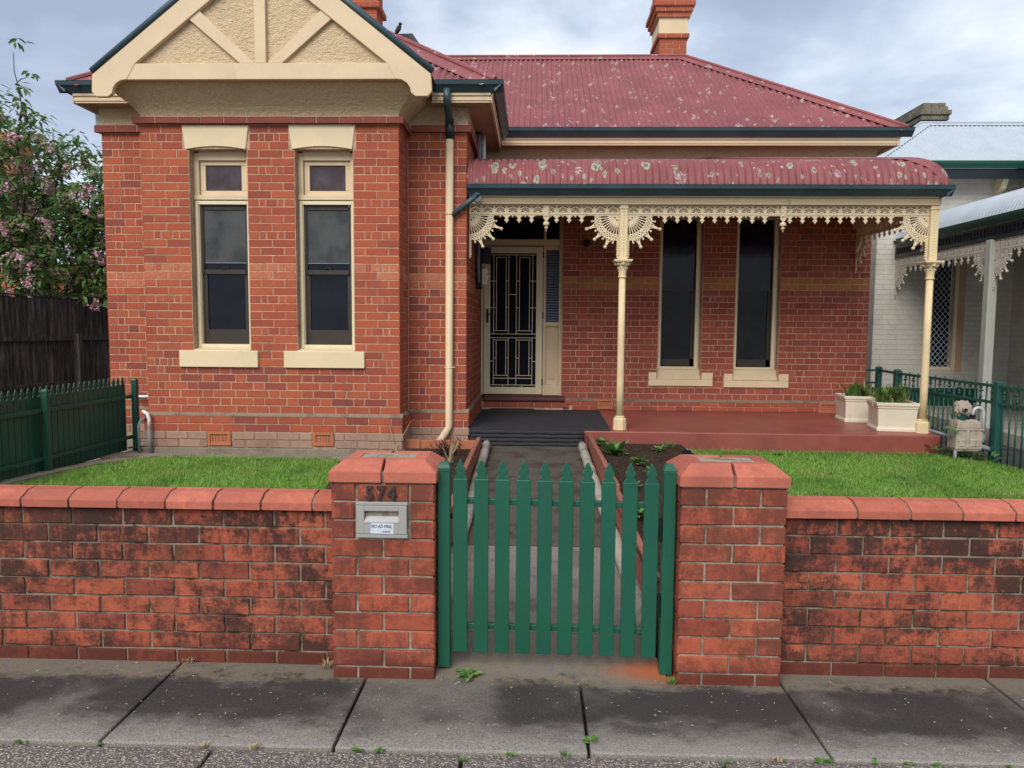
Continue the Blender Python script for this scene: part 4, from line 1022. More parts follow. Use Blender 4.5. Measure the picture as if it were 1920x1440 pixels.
def frieze(length, name, fmap, parent, h_=.100, mod=.1345, skip=(), pend=True):
    n = max(1, round(length / mod)); m = length / n; outs = [[(0, 0), (length, 0), (length, h_), (0, h_)]]
    for i in range(n): outs += fan_module(m, h_, m * (i + .5))
    V_, F_ = shape2d(outs, .013); b = MB(); b.add([fmap(*v) for v in V_], F_)
    def fm_box(u0, u1, v0, v1, d):
        b.hexa([fmap(u0, v0, -d), fmap(u1, v0, -d), fmap(u1, v0, d), fmap(u0, v0, d), fmap(u0, v1, -d), fmap(u1, v1, -d), fmap(u1, v1, d), fmap(u0, v1, d)])
    fm_box(0, length, .094, .1005, .010); fm_box(0, length, .0005, .005, .009); fm_box(0, length, -.012, -.004, .0085)
    k = 0
    for i in range(int(length / .0336) + 1): fm_box(i * .0336 - .004 if i else 0, min(length, i * .0336 + .004), -.005, .001, .0065)
    if pend:
        for i in range(n):
            u = m * (i + .5) + m / 2
            if i == n - 1: continue
            if any(a < u < c for a, c in skip): continue
            # scalloped arms and a spade drop
            for s in (-1, 1):
                pts = [(u + s * .008, -.010), (u + s * .046, -.010), (u + s * .040, -.019), (u + s * .026, -.026), (u + s * .012, -.040), (u + s * .006, -.040)]
                V_, F_ = shape2d([pts], .012); b.add([fmap(*v) for v in V_], F_)
            pts = [(u - .009, -.008), (u + .009, -.008), (u + .009, -.036), (u + .018, -.040), (u + .010, -.046), (u + .027, -.064), (u + .012, -.076), (u, -.096), (u - .012, -.076), (u - .027, -.064), (u - .010, -.046), (u - .018, -.040), (u - .009, -.036)]
            V_, F_ = shape2d([pts], .016); b.add([fmap(*v) for v in V_], F_)
            b.ball(fmap(u, -.062, 0), .014, 6, 4)
            b.ball(fmap(u - m / 2, -.022, 0), .0125, 6, 4)
    return tag(b.build(name, m_iron, parent), kind='stuff')
def bracket(fmap, parent, mat=None, scale=1.0):
    """quarter-fan bracket, corner at (0,0), spreading to +u and -v"""
    K = scale; big = [(22.3, .385), (44, .372), (66, .372)]; small = [(12, .305), (33, .308), (55, .308), (77, .302)]
    outl = [(0, 0)]
    for a in np.linspace(0, 90, 91):
        r = .272
        for ba, br in big:
            d = abs(a - ba)
            if d < 2.2: r = br - .02
            elif d < 10.9: r = max(r, .272 + .050 * (1 - (d - 2.2) / 8.7) ** 2)
        for sa_, sr in small:
            if abs(a - sa_) < 1.6: r = max(r, sr - .012)
        outl.append((r * math.cos(math.radians(a)) * K, -r * math.sin(math.radians(a)) * K))
    holes = []
    def polar(pts): return [(r * math.cos(math.radians(a)) * K, -r * math.sin(math.radians(a)) * K) for r, a in pts]
    for k in range(10):
        a = 5 + 80 * k / 9; holes.append(polar([(.125, a - 2.0), (.203, a - 2.9), (.209, a), (.203, a + 2.9), (.125, a + 2.0)]))
    for a in (26, 64): holes.append(polar([(.045 + .010 * math.cos(q_) + .010, a + 9 * math.sin(q_)) for q_ in np.linspace(0, 6.28, 9)[:-1]]))
    for r, n, da, dr_ in ((.2235, 11, 2.3, .0075), (.2425, 10, 2.4, .0085), (.260, 11, 2.0, .0065)):
        for k in range(n):
            a = 4 + 82 * (k + (.5 if n % 2 == 0 else 0)) / (n - (0 if n % 2 == 0 else 1)) if n > 1 else 45
            if a < 88 and not (r < .23 and abs(a - 45) < 3): holes.append(polar([(r - dr_, a), (r, a - da), (r + dr_, a), (r, a + da)]))
    for a, _ in big:
        for s in (-1, 1): holes.append(polar([(.276, a + s * 1.6), (.277, a + s * 5.6), (.300, a + s * 2.4)]))
        holes.append(polar([(.290, a - 1.2), (.30, a), (.290, a + 1.2), (.283, a)]))
    V_, F_ = shape2d([outl] + holes, .012); b = MB(); b.add([fmap(*v) for v in V_], F_)
    for r0_, r1_ in ((.085, .115),):                           # raised ring
        V_, F_ = shape2d([polar([(r1_, a) for a in np.linspace(1, 89, 14)] + [(r0_, a) for a in np.linspace(89, 1, 14)])], .02); b.add([fmap(*v) for v in V_], F_)
    for a, r in big: b.ball(fmap(r * math.cos(math.radians(a)) * K, -r * math.sin(math.radians(a)) * K, 0), .020 * K, 8, 5); b.ball(fmap((r - .030) * math.cos(math.radians(a)) * K, -(r - .030) * math.sin(math.radians(a)) * K, 0), .013 * K, 6, 4)
    for a, r in small: b.ball(fmap(r * math.cos(math.radians(a)) * K, -r * math.sin(math.radians(a)) * K, 0), .0135 * K, 6, 4)
    # beaded tail running down the post
    V_, F_ = shape2d([[(0, -.26 * K), (.024 * K, -.26 * K), (.012 * K, -.47 * K), (0, -.475 * K)]], .010); b.add([fmap(*v) for v in V_], F_)
    for k, (v, r) in enumerate(((-.300, .011), (-.325, .012), (-.35, .012), (-.375, .013), (-.40, .012), (-.425, .015), (-.452, .011))): b.ball(fmap(.016 * K, v * K, 0), r * K, 6, 4)
    return b
ZF = 2.842
P1, P2 = .972, 4.318                                            # post axes
def fm_front(x0): return lambda u, v, d: (x0 + u, PY + d, ZF + v)
frieze(P1 - .045 - (SR + .015), 'lace_frieze', fm_front(SR + .015), house, skip=((0, .36), (.72, .90), (P1 - SR - .38, 9)))
frieze(P2 - .045 - (P1 + .045), 'lace_frieze', fm_front(P1 + .045), house, skip=((0, .33), (1.62, 1.76), (P2 - P1 - .42, 9)))
for x0, s in ((SR + .015, 1), (P1 - .045, -1), (P1 + .045, 1), (P2 - .045, -1)):
    tag(bracket(lambda u, v, d, x0=x0, s=s: (x0 + s * u, PY + d, ZF - .012 + v), house).build('lace_bracket', m_iron, house), kind='stuff')
# return frieze along the right-hand side, with its bracket at the wall
frieze(YV - PY - .06, 'lace_frieze', lambda u, v, d: (P2 + d, PY + .05 + u, ZF + v), house, skip=((YV - PY - .40, 9), (0, .30)))
tag(bracket(lambda u, v, d: (P2 + d, YV - .012 - u, ZF - .012 + v), house).build('lace_bracket', m_iron, house), kind='stuff')
tag(bracket(lambda u, v, d: (P2 + d, PY + .05 + u, ZF - .012 + v), house).build('lace_bracket', m_iron, house), kind='stuff')
for x in (.125, P1 + .045 + 1.69):                             # drop pendants between the panels
    q = MB(); q.box(x - .032, x + .032, PY - .022, PY + .012, 2.80, 2.944); q.box(x - .024, x + .024, PY - .030, PY - .022, 2.82, 2.93)
    for k in range(5): q.ball((x + (-.01, .012)[k % 2], PY - .03, 2.825 + k * .023), .010, 6, 4)
    q.hexa([(x - .016, PY - .02, 2.775), (x + .016, PY - .02, 2.775), (x + .016, PY + .01, 2.775), (x - .016, PY + .01, 2.775), (x - .032, PY - .022, 2.80), (x + .032, PY - .022, 2.80), (x + .032, PY + .012, 2.80), (x - .032, PY + .012, 2.80)])
    q.lathe([(.004, -.118), (.006, -.10), (.012, -.094), (.022, -.083), (.024, -.074), (.010, -.066), (.012, -.060), (.034, -.050), (.037, -.035), (.028, -.018), (.012, -.010), (.012, .0)], (x, PY - .006, 2.775), 10)
    q.build('frieze_pendant', m_iron, house)
def post(x, y, zb):
    t_ = thing('verandah_post', (x, y, zb), None, None); t_.parent = house; t_.location = Vector(ORG[t_.name]) - ORG[house.name]
    q = MB(); q.lathe([(.080, 0), (.080, .012), (.078, .015), (.075, .115), (.068, .126), (.060, .130)], (x, y, zb), 8); q.build('base', m_post, t_)
    q = MB(); q.lathe([(.050, .128), (.056, .134), (.056, .146), (.046, .152)], (x, y, zb), 16); q.build('base_ring', m_post, t_, smooth=True)
    q = MB(); q.lathe([(.043, .15), (.042, .5), (.041, 1.0), (.039, 1.69)], (x, y, zb), 48, .16, 6); q.build('fluted_shaft', m_post, t_, smooth=True)
    q = MB(); q.lathe([(.042, 1.685), (.047, 1.69), (.047, 1.705), (.041, 1.71), (.042, 1.73), (.050, 1.79), (.064, 1.825), (.060, 1.828)], (x, y, zb), 16)
    for k in range(8):
        a = 2 * math.pi * k / 8; q.ball((x + .070 * math.cos(a), y + .070 * math.sin(a), zb + 1.838), .021, 8, 5); q.ball((x + .050 * math.cos(a + .39), y + .050 * math.sin(a + .39), zb + 1.79), .012, 6, 4)
    q.lathe([(.068, 1.82), (.074, 1.84), (.080, 1.866), (.070, 1.868)], (x, y, zb), 16)
    q.box(x - .098, x + .098, y - .098, y + .098, zb + 1.866, zb + 1.884); q.box(x - .090, x + .090, y - .090, y + .090, zb + 1.856, zb + 1.866)
    q.build('capital', m_post, t_)
    q = MB(); q.box(x - .043, x + .043, y - .043, y + .043, zb + 1.884, zb + 2.478); q.box(x - .052, x + .052, y - .052, y + .052, zb + 2.432, zb + 2.446)
    for k in range(17): q.ball((x, y - .043, zb + 1.92 + k * .030), .0085, 6, 4)
    q.build('upper_post', m_post, t_, bevel=.004)
post(P1, PY, .466); post(P2, PY, .466)
# downpipes, pipes, boxes
dp = MB(); xd, ydp = -.921, 7.985
dp.tube([(xd, ydp, 3.62), (xd - .004, ydp, .505), (xd - .06, ydp - .05, .40), (xd - .145, ydp - .11, .300)], .042, 14); dp.lathe([(.044, 0), (.047, .004), (.047, .018), (.044, .022)], (xd, ydp, 2.80), 14); dp.build('downpipe', m_cream, house, smooth=True)
dp = MB(); dp.tube([(xd, 7.738, 4.045), (xd, 7.742, 3.94), (xd, 7.80, 3.885), (xd, 7.93, 3.82), (xd, ydp, 3.775)], .040, 14); dp.build('downpipe_top', m_teal, house, smooth=True)
dp = MB(); dp.tube([(xd, ydp - .01, 3.80), (xd, ydp, 3.60)], .047, 14); dp.build('downpipe_joint', m_tealdark, house, smooth=True)
dp = MB(); dp.tube([(xd - .055, ydp - .002, 1.156), (xd + .06, ydp - .002, 1.156)], .006, 6); dp.lathe([(.045, -.004), (.047, 0), (.045, .008)], (xd - .003, ydp, 1.152), 14); dp.build('pipe_clip', m_cream_pale, house)
dp = MB(); dp.tube([(-.62, 7.99, 3.02), (-.70, 7.985, 2.95), (-.895, 7.98, 2.80)], .030, 12); dp.lathe([(.034, 0), (.034, .03)], (-.62, 7.99, 3.005), 12); dp.build('gutter_outlet_pipe', m_teal, house, smooth=True)
b = MB(); b.box(-.655, -.585, PY - .085, PY - .056, 2.962, 3.035); b.build('junction_box', m_alarm, house, bevel=.008)
b = MB(); b.tube([(SR + .055, 9.05, 4.0), (SR + .055, 9.05, 3.68), (SR + .05, 9.06, 3.40)], .028, 10); b.build('conduit', m_grey, house, smooth=True)
b = MB(); b.tube([(SR + .10, 9.20, 3.96), (SR + .10, 9.20, 3.45)], .026, 10); b.build('conduit', m_white, house, smooth=True)
b = MB(); b.tube([(SR + .055, 9.05, 4.0), (SR + .055, 9.05, 3.92)], .040, 10); b.build('conduit_boss', m_brown, house)
b = MB(); b.box(SR + .002, SR + .075, 9.28, 9.40, 2.08, 2.66); b.box(SR + .076, SR + .19, 9.30, 9.42, 2.40, 2.60); b.build('meter_box', m_black, house, bevel=.01)
for k in range(2):
    b = MB(); b.tube([(SR + .055 + .0 * k, 9.10 - k * .045, 2.80), (SR + .05, 9.10 - k * .045, 2.35), (SR + .055, 9.14 - k * .045, 2.15)], .016, 8); b.build('conduit', m_grey, house, smooth=True)
b = MB(); b.box(SR + .08, SR + .155, 9.28, 9.36, 2.13, 2.33); b.tube([(SR + .155, 9.31, 2.23), (SR + .185, 9.30, 2.23)], .014, 8); b.build('switch_box', m_cream_pale, house, bevel=.008)
b = MB(); b.box(SL - .075, SL - .002, YS + .02, YS + .12, 3.765, 3.885); b.build('alarm_box', m_alarm, house, bevel=.006)
b = MB(); b.tube([(-4.50, YS - .06, .80), (BL - .03, YS - .06, .80)], .016, 8); b.build('drain_pipe', m_white, house, smooth=True)
b = MB(); b.tube([(-4.08, 7.52, .685), (-4.06, 7.46, .695), (-4.015, 7.45, .675), (-3.995, 7.45, .62), (-4.0, 7.45, .52)], .018, 10); b.build('drain_pipe', m_white, house, smooth=True)
b = MB(); b.tube([(-4.0, 7.45, .525), (-3.985, 7.44, .25)], .0165, 10); b.box(-4.02, -3.975, 7.43, 7.47, .36, .37); b.build('conduit', m_grey, house, smooth=True)
b = MB(); b.tube([(-4.06, 7.50, .62), (-4.09, 7.46, .60), (-4.11, 7.45, .55), (-4.10, 7.44, .25)], .013, 10); b.build('conduit', m_grey, house, smooth=True)
b = MB(); b.tube([(2.72, PY - .075, 2.99), (2.75, PY - .085, 2.99), (2.75, PY - .085, 2.86)], .004, 6); b.build('hanging_hook', m_grey, house)
b = MB(); b.ball((1.0 - .30, YV - .10, 2.74), .055, 10, 6); b.box(.68, .72, YV - .1, YV, 2.74, 2.78); b.build('wall_lamp', m_black, house)

# ================================================================== FRONT WALL, PILLARS, GATE
YW = 3.335
def coping_mesh(x0, x1, ends=0):
    pr = [(3.302, .748), (3.302, .784), (3.306, .789), (3.362, .820), (3.425, .824), (3.478, .798), (3.478, .748)]
    q = MB(); q.prism(pr[::-1], x0, x1, 'x'); return q
def front_wall(x0, x1, label, cjoin, rowoff):
    wl = thing('brick_front_wall', ((x0 + x1) / 2, 3.4, 0), label, 'garden wall', 'low brick front walls')
    q = MB(); q.box(x0, x1, YW + .009, YW + .118, -.05, .749); q.build('mortar', m_mortar_fence, wl)
    ch = .0855
    for i in range(9):
        z1 = .738 - i * ch; z0 = z1 - .0765
        if i == 8: z0 = -.03
        x = rowoff - (.12 if i % 2 else 0) - 30 * .241
        while x < x1:
            a, e_ = max(x, x0), min(x + .2315, x1)
            if e_ - a > .03: put_brick(wl, a, e_, z0 + R.uniform(-.001, .001), z1 + R.uniform(-.0015, .0015), YW + R.uniform(-.002, .003), m_brick_fence, .05, .004)
            x += .241
    js = [x0] + [j for j in cjoin if x0 < j < x1] + [x1]
    mt = MB(); mt.prism([(3.312, .752), (3.312, .784), (3.365, .813), (3.47, .80), (3.47, .752)][::-1], x0, x1, 'x'); mt.build('coping_mortar', m_mortar_fence, wl)
    for a, c in zip(js, js[1:]):
        o = coping_mesh(a + .005, c - .005).build('coping_brick', m_coping, wl, bevel=.003)
        o.rotation_euler = (R.uniform(-.006, .006), R.uniform(-.005, .005), R.uniform(-.004, .004))
    return wl
front_wall(-4.9, -.905, 'low red brick wall with blackened courses, left of the gate by the letterbox pillar', [-4.65, -4.42, -4.19, -3.95, -3.71, -3.47, -3.23, -2.99, -2.80, -2.63, -2.395, -2.168, -1.936, -1.709, -1.483, -1.258, -1.017], -.905 - .06)
front_wall(1.128, 4.9, 'low red brick wall with mossy joints, right of the gate below the lawn with the gas meter', [1.475, 1.713, 1.944, 2.18, 2.42, 2.66, 2.90, 3.14, 3.38, 3.62, 3.86, 4.1, 4.34, 4.58], 1.165)
def pillar(x0, label, box=False):
    p = thing('brick_gate_pillar', (x0 + .233, 3.39, 0), label, 'gate pillar', 'brick gate pillars'); x1 = x0 + .466; y0, y1 = 3.213, 3.545
    q = MB(); q.box(x0 + .009, x1 - .009, y0 + .009, y1 - .009, -.05, .903); q.build('mortar', m_mortar_pillar, p)
    ch = .0853
    for i in range(11):
        z1 = .898 - i * ch; z0 = z1 - .076
        if i == 10: z0 = -.03
        par = i % 2 if box else (i + 0) % 2
        seg = [(x0, x0 + .108), (x0 + .118, x0 + .348), (x0 + .358, x1)] if not par else [(x0, x0 + .228), (x0 + .238, x1)]
        for a, c in seg:
            if box and i in (1, 2):
                if a < x0 + .05: c = x0 + .104
                elif c > x1 - .05 and a > x0 + .2: a = x0 + .358
                else: continue
                if c - a > .2: c = x0 + .104
            put_brick(p, a, c, z0, z1, y0 + R.uniform(-.0015, .002), m_brick_pillar, .05, .004)
        if box and i in (1, 2) and par: put_brick(p, x0 + .358, x1, z0, z1, y0, m_brick_pillar, .05, .004)
        # end faces and back
        sd_ = [(y0 + .051, y0 + .108), (y0 + .118, y1)] if par else [(y0 + .051, y0 + .222), (y0 + .232, y1)]
        for a, c in sd_:
            for xx, rz in ((x1, math.pi / 2), (x0, -math.pi / 2)):
                L = c - a; me = brick_mesh(L, z1 - z0, .04, m_brick_pillar, .004)
                ob = link('brick', me, (xx, (a + c) / 2, (z0 + z1) / 2), p); ob.rotation_euler = (0, 0, rz)
    # cap of bevelled bricks round a mortar bed
    e = .010; X0, X1, Y0, Y1 = x0 - e, x1 + e, y0 - e, y1 + e; zb, zm, zt_ = .906, .956, 1.003; iX, iY = .072, .060; xm = (X0 + X1) / 2; g = .006
    def capb(P8): q = MB(); q.hexa(P8); return q.build('cap_brick', m_coping, p, bevel=.004)
    def front_piece(a, c, la, lc, ya, yb, sg):
        """long-edge piece from a to c; la, lc = inner offsets at its ends"""
        q = MB(); yo, yi = ya, ya + sg * iY; ym = ya + sg * .115
        V_ = [(a, yo, zb), (c, yo, zb), (c - lc * 1.0, ym, zb), (a + la, ym, zb), (a, yo, zm), (c, yo, zm), (c - lc * .52, yi, zt_), (a + la * .52, yi, zt_), (c - lc, ym, zt_), (a + la, ym, zt_)]
        F_ = [(0, 1, 5, 4), (4, 5, 6, 7), (7, 6, 8, 9), (9, 8, 2, 3), (0, 4, 7, 9, 3), (1, 2, 8, 6, 5), (0, 3, 2, 1)]
        q.add(V_, F_); return q.build('cap_brick', m_coping, p, bevel=.004)
    front_piece(X0, xm - g, .11, 0, Y0, Y1, 1); front_piece(xm + g, X1, 0, .11, Y0, Y1, 1); front_piece(X0, xm - g, .11, 0, Y1, Y0, -1); front_piece(xm + g, X1, 0, .11, Y1, Y0, -1)
    for sx, xo in ((1, X0), (-1, X1)):
        q = MB(); xi = xo + sx * iX * .85; xn = xo + sx * .118
        ya, yb = Y0 + .004, Y1 - .004
        V_ = [(xo, ya, zb), (xo, yb, zb), (xn, yb - .118, zb), (xn, ya + .118, zb), (xo, ya, zm), (xo, yb, zm), (xi, yb - .062, zt_), (xi, ya + .062, zt_), (xn, yb - .118, zt_), (xn, ya + .118, zt_)]
        q.add(V_, [(0, 4, 5, 1), (4, 7, 6, 5), (7, 9, 8, 6), (9, 3, 2, 8), (0, 3, 9, 7, 4), (1, 5, 6, 8, 2), (0, 1, 2, 3)]); q.build('cap_brick', m_coping, p, bevel=.003)
    q = MB(); q.box(X0 + .03, X1 - .03, Y0 + .03, Y1 - .03, .90, .950); q.box(X0 + .10, X1 - .10, Y0 + .10, Y1 - .10, .95, .9985); q.box(xm - .0055, xm + .0055, Y0 + .014, Y0 + .10, .908, .955); q.build('cap_mortar', m_mortar_pillar, p)
    return p
pillar(-.903, 'brick gate pillar with bevelled cap, letterbox and house number set in it', True)
pillar(.660, 'plain brick gate pillar with bevelled cap on the hinge side of the gate')

# letterbox
lb = thing('letterbox', (-.673, 3.2, .655), 'grey aluminium letterbox front with slot and torn sticker, set in the brick pillar', 'letterbox')
X0, X1, Z0, Z1, yf = -.789, -.557, .657, .820, 3.200
sx0, sx1, sz0, sz1 = -.752, -.596, .733, .780
q = MB()
q.box(X0, X1, yf, yf + .04, Z1 - .014, Z1); q.box(X0, X1, yf, yf + .04, Z0, Z0 + .017)
q.box(X0 + .003, sx0, yf - .003, yf + .03, Z0 + .019, Z1 - .016); q.box(sx1, X1 - .003, yf - .003, yf + .03, Z0 + .019, Z1 - .016)
q.box(sx0, sx1, yf - .003, yf + .03, sz1, Z1 - .016); q.box(sx0, sx1, yf - .003, yf + .03, Z0 + .019, sz0); q.box(X0 + .002, X1 - .002, yf + .006, yf + .03, Z0 + .002, Z0 + .03); q.box(X0 + .002, X1 - .002, yf + .006, yf + .03, Z1 - .03, Z1 - .002)
q.build('face_plate', m_metal, lb, bevel=.0015)
q = MB(); q.add([(sx0, yf - .004, sz0 - .002), (sx1, yf - .004, sz0 - .002), (sx1 - .004, yf + .055, sz1 - .004), (sx0 + .008, yf + .055, sz1 - .004)], [(0, 1, 2, 3)]); q.box(sx0, sx1, yf - .006, yf - .0035, sz0 - .006, sz0 + .0005); q.build('slot_flap', m_slot, lb)
q = MB(); q.box(sx0 - .01, sx1 + .01, yf + .056, yf + .06, sz0 - .01, sz1 + .01); q.box(sx0 - .003, sx0, yf + .03, yf + .06, sz0, sz1); q.box(sx1, sx1 + .003, yf + .03, yf + .06, sz0, sz1); q.box(sx0, sx1, yf + .03, yf + .06, sz1 - .0005, sz1 + .003); q.build('slot_back', m_black, lb)
def label_print():
    a = M('sticker_paper'); col = a.mix(a.step(a.noise(90, 4, .7), .4, .65), (.60, .64, .70), (.44, .50, .58)); return a.fin(col, .6, .3)
m_paper = label_print()
q = MB(); q.add([(-.723, yf - .0042, .678), (-.619, yf - .0042, .676), (-.619, yf - .0042, .729), (-.722, yf - .0042, .729)], [(0, 1, 2, 3)]); stk = q.build('sticker', m_paper, lb)
def text_part(s, size, mat, x, y, z, parent, name, ext=.0006, bold=0.0, slant=0.0, hscale=1.0):
    cu = bpy.data.curves.new('text', 'FONT'); cu.body = s; cu.size = size; cu.extrude = ext; cu.offset = bold; cu.shear = slant
    ob = bpy.data.objects.new('text', cu); COL.objects.link(ob); dg = bpy.context.evaluated_depsgraph_get(); me = bpy.data.meshes.new_from_object(ob.evaluated_get(dg)); bpy.data.objects.remove(ob)
    for v in me.vertices: v.co = (v.co.x * hscale, -v.co.z, v.co.y)
    me.materials.clear(); me.materials.append(mat); me.name = name
    return link(name, me, (x, y, z), parent)
tag(text_part('NO AD MAIL', .0205, m_numbers, -.720, yf - .0052, .704, stk, 'sticker_print', .0003, 0, .1, .80), kind='stuff')
tag(text_part('PLEASE', .0105, m_numbers, -.668, yf - .0052, .684, stk, 'sticker_print', .0003), kind='stuff')
nb = thing('house_number', (-.67, 3.21, .83), 'dark weathered metal numerals 5 7 4 above the letterbox', 'house number')
for s, x in (('5', -.748), ('7', -.697), ('4', -.648)):
    text_part(s, .083, m_numbers, x, 3.203, .832, nb, 'numeral', .006, .0022, 0, .95)

# gate posts and gate
def gate_post(x0, x1, zb, label):
    p = thing('gate_post', ((x0 + x1) / 2, 3.3, zb), label, 'gate post', 'green steel gate posts'); xc = (x0 + x1) / 2; h = (x1 - x0) / 2
    q = MB(); q.box(x0, x1, 3.272, 3.272 + 2 * h, zb, .955); q.build('square_tube', m_green, p, bevel=.004)
    q = MB(); q.box(x0 - .0015, x1 + .0015, 3.2705, 3.2735 + 2 * h, .948, .966)
    c = [(xc + sx * h * k, 3.272 + h + sy * h * k, z) for (k, z) in ((1.02, .966), (.86, .980), (.5, .990), (.06, .993)) for sx, sy in ((-1, -1), (1, -1), (1, 1), (-1, 1))]
    q.add(c, [(i * 4 + k, i * 4 + (k + 1) % 4, i * 4 + 4 + (k + 1) % 4, i * 4 + 4 + k) for i in range(3) for k in range(4)] + [(12, 13, 14, 15)]); q.build('post_cap', m_green, p, bevel=.002); return p
gate_post(-.431, -.374, .028, 'green square steel gate post against the letterbox pillar')
gate_post(.594, .650, .012, 'green square steel gate post with hinges beside the plain pillar')
gt = thing('picket_gate', (.107, 3.3, .09), 'green steel picket gate with ten spear-topped pickets', 'gate')
def spear(w_):                                                 # outline of a picket head, half width 1 = shoulder
    h = w_ / 2
    L_ = [(h * .98, 0), (h * .80, .012), (h * .58, .020), (h * .56, .026), (h * .70, .034), (h * .74, .044), (h * .62, .053), (h * .44, .058), (h * .50, .064), (h * .36, .072), (h * .20, .082), (h * .10, .090)]
    return [(a, b) for a, b in L_] + [(-a, b) for a, b in L_[::-1]]
pick = None
def picket_mesh(w_, h_, t_, mat, name='picket'):
    q = MB(); q.box(-w_ / 2, w_ / 2, 0, t_, 0, h_); o1 = [(x, z + h_ - .002) for x, z in spear(w_)]; q.prism(o1[::-1], .004, t_ - .004); return q.mesh(name, mat, (0, 0, 0))
pm = picket_mesh(.0665, .815, .018, m_green)
for k in range(10):
    x = -.3290 + k * .0968; ob = link('picket', pm, (x, 3.282, .099 - k * .0011), gt); bv = ob.modifiers.new('bevel', 'BEVEL'); bv.width = .003; bv.segments = 2; bv.limit_method = 'ANGLE'; bv.angle_limit = math.radians(50)
for z in (.793, .202):
    q = MB(); q.hexa([(-.362, 3.301, z), (.576, 3.301, z - .010), (.576, 3.329, z - .010), (-.362, 3.329, z), (-.362, 3.301, z + .027), (.576, 3.301, z + .017), (.576, 3.329, z + .017), (-.362, 3.329, z + .027)]); q.build('gate_rail', m_green, gt, bevel=.003)
q = MB(); q.box(-.376, -.355, 3.305, 3.320, .722, .742); q.build('latch', m_black, gt)
for z in (.635, .280):
    q = MB(); q.box(.578, .594, 3.290, 3.315, z, z + .105); q.tube([(.586, 3.286, z), (.586, 3.286, z + .105)], .007, 8); q.build('gate_hinge', m_black, gt)

# ================================================================== GARDEN
def lawn(poly, z, n, label, seed):
    """soil sheet and grass blades inside a polygon"""
    rg = np.random.default_rng(seed); P = np.array(poly); q = MB()
    nx = len(P); q.prism([tuple(p) for p in poly], .18, z, 'z'); tag(q.build('lawn_bed', m_earth), kind='structure')
    mn, mx = P.min(0), P.max(0); pts = rg.uniform(mn, mx, (int(n * 1.6), 2)); ins = np.zeros(len(pts), bool); j = nx - 1
    for i in range(nx):
        xi, yi, xj, yj = P[i, 0], P[i, 1], P[j, 0], P[j, 1]
        c = ((yi > pts[:, 1]) != (yj > pts[:, 1])) & (pts[:, 0] < (xj - xi) * (pts[:, 1] - yi) / (yj - yi + 1e-9) + xi); ins ^= c; j = i
    pts = pts[ins]
    keep = rg.uniform(0, 1, len(pts)) < np.where(pts[:, 1] > 5.4, 1.0, .35); pts = pts[keep][:n]
    m = len(pts); pn = np.array([mnoise.noise((float(a) * 2.1, float(b_) * 2.1, seed)) for a, b_ in pts[::7]]).repeat(7)[:m]
    pn = np.pad(pn, (0, m - len(pn)))
    h = (.028 + .017 * pn) * rg.uniform(.45, 1.7, m); az = rg.uniform(0, 2 * np.pi, m); tall = rg.uniform(0, 1, m) < .012; h = np.where(tall, h * 1.9, h); lean = rg.uniform(.1, 1.1, m) * h; wd = rg.uniform(.0014, .0030, m)
    d = np.stack([np.cos(az), np.sin(az)], 1); t = np.stack([-d[:, 1], d[:, 0]], 1)
    base = np.column_stack([pts, np.full(m, z - .004)])
    z3 = lambda a, zz_: np.column_stack([a, zz_])
    v0 = base - z3(t * wd[:, None], np.zeros(m)); v1 = base + z3(t * wd[:, None], np.zeros(m))
    mid = base + z3(d * (lean * .35)[:, None], h * .6); v2 = mid + z3(t * (wd * .75)[:, None], np.zeros(m)); v3 = mid - z3(t * (wd * .75)[:, None], np.zeros(m)); v4 = base + z3(d * lean[:, None], h * .96)
    V = np.stack([v0, v1, v2, v3, v4], 1).reshape(-1, 3); k = np.arange(m)[:, None] * 5
    quads = (k + np.array([[0, 1, 2, 0, 2, 3, 3, 2, 4]])).ravel()
    ob = fast_mesh('grass', V, 3, quads, m_grass); tag(ob, label, 'grass', kind='stuff'); return ob
lawn([(-4.75, 3.50), (-1.50, 3.50), (-1.70, 5.9), (-1.93, 7.17), (-2.7, 7.20), (-3.62, 7.17), (-3.92, 7.02), (-4.14, 6.56), (-4.26, 5.9)], .262, 130000, 'short green lawn below the gabled bay', 3)
lawn([(1.70, 3.50), (4.70, 3.50), (4.66, 7.2), (4.62, 7.55), (4.38, 7.90), (2.0, 7.98), (1.66, 7.92), (1.72, 7.3)], .262, 150000, 'short green lawn in front of the porch slab', 4)
LW = []
for _ in range(34):
    x, y = (R.uniform(-4.0, -1.9), R.uniform(6.0, 7.15)) if R.random() < .4 else (R.uniform(1.8, 4.5), R.uniform(5.6, 7.8)); LW.append((x, y))
# rough concrete margin beside the driveway-side fence
def strip(pts, wd, z0, z1, name, mat, kind='structure'):
    q = MB(); n = len(pts); V = []
    for i, (x, y) in enumerate(pts):
        dx, dy = Vector((pts[min(i + 1, n - 1)][0] - pts[max(i - 1, 0)][0], pts[min(i + 1, n - 1)][1] - pts[max(i - 1, 0)][1])).normalized()
        for s in (-1, 1):
            for z in (z0, z1): V.append((x - dy * wd / 2 * s + R.uniform(-.006, .006), y + dx * wd / 2 * s, z + (R.uniform(-.006, .006) if z == z1 else 0)))
    F = []
    for i in range(n - 1):
        a = i * 4; F += [(a + 1, a + 5, a + 7, a + 3), (a, a + 1, a + 3, a + 2)[:0] or (a, a + 4, a + 5, a + 1), (a + 2, a + 3, a + 7, a + 6)]
    F += [(0, 1, 3, 2), (4 * n - 4, 4 * n - 2, 4 * n - 1, 4 * n - 3)]
    q.add(V, F); return tag(q.build(name, mat), kind=kind)
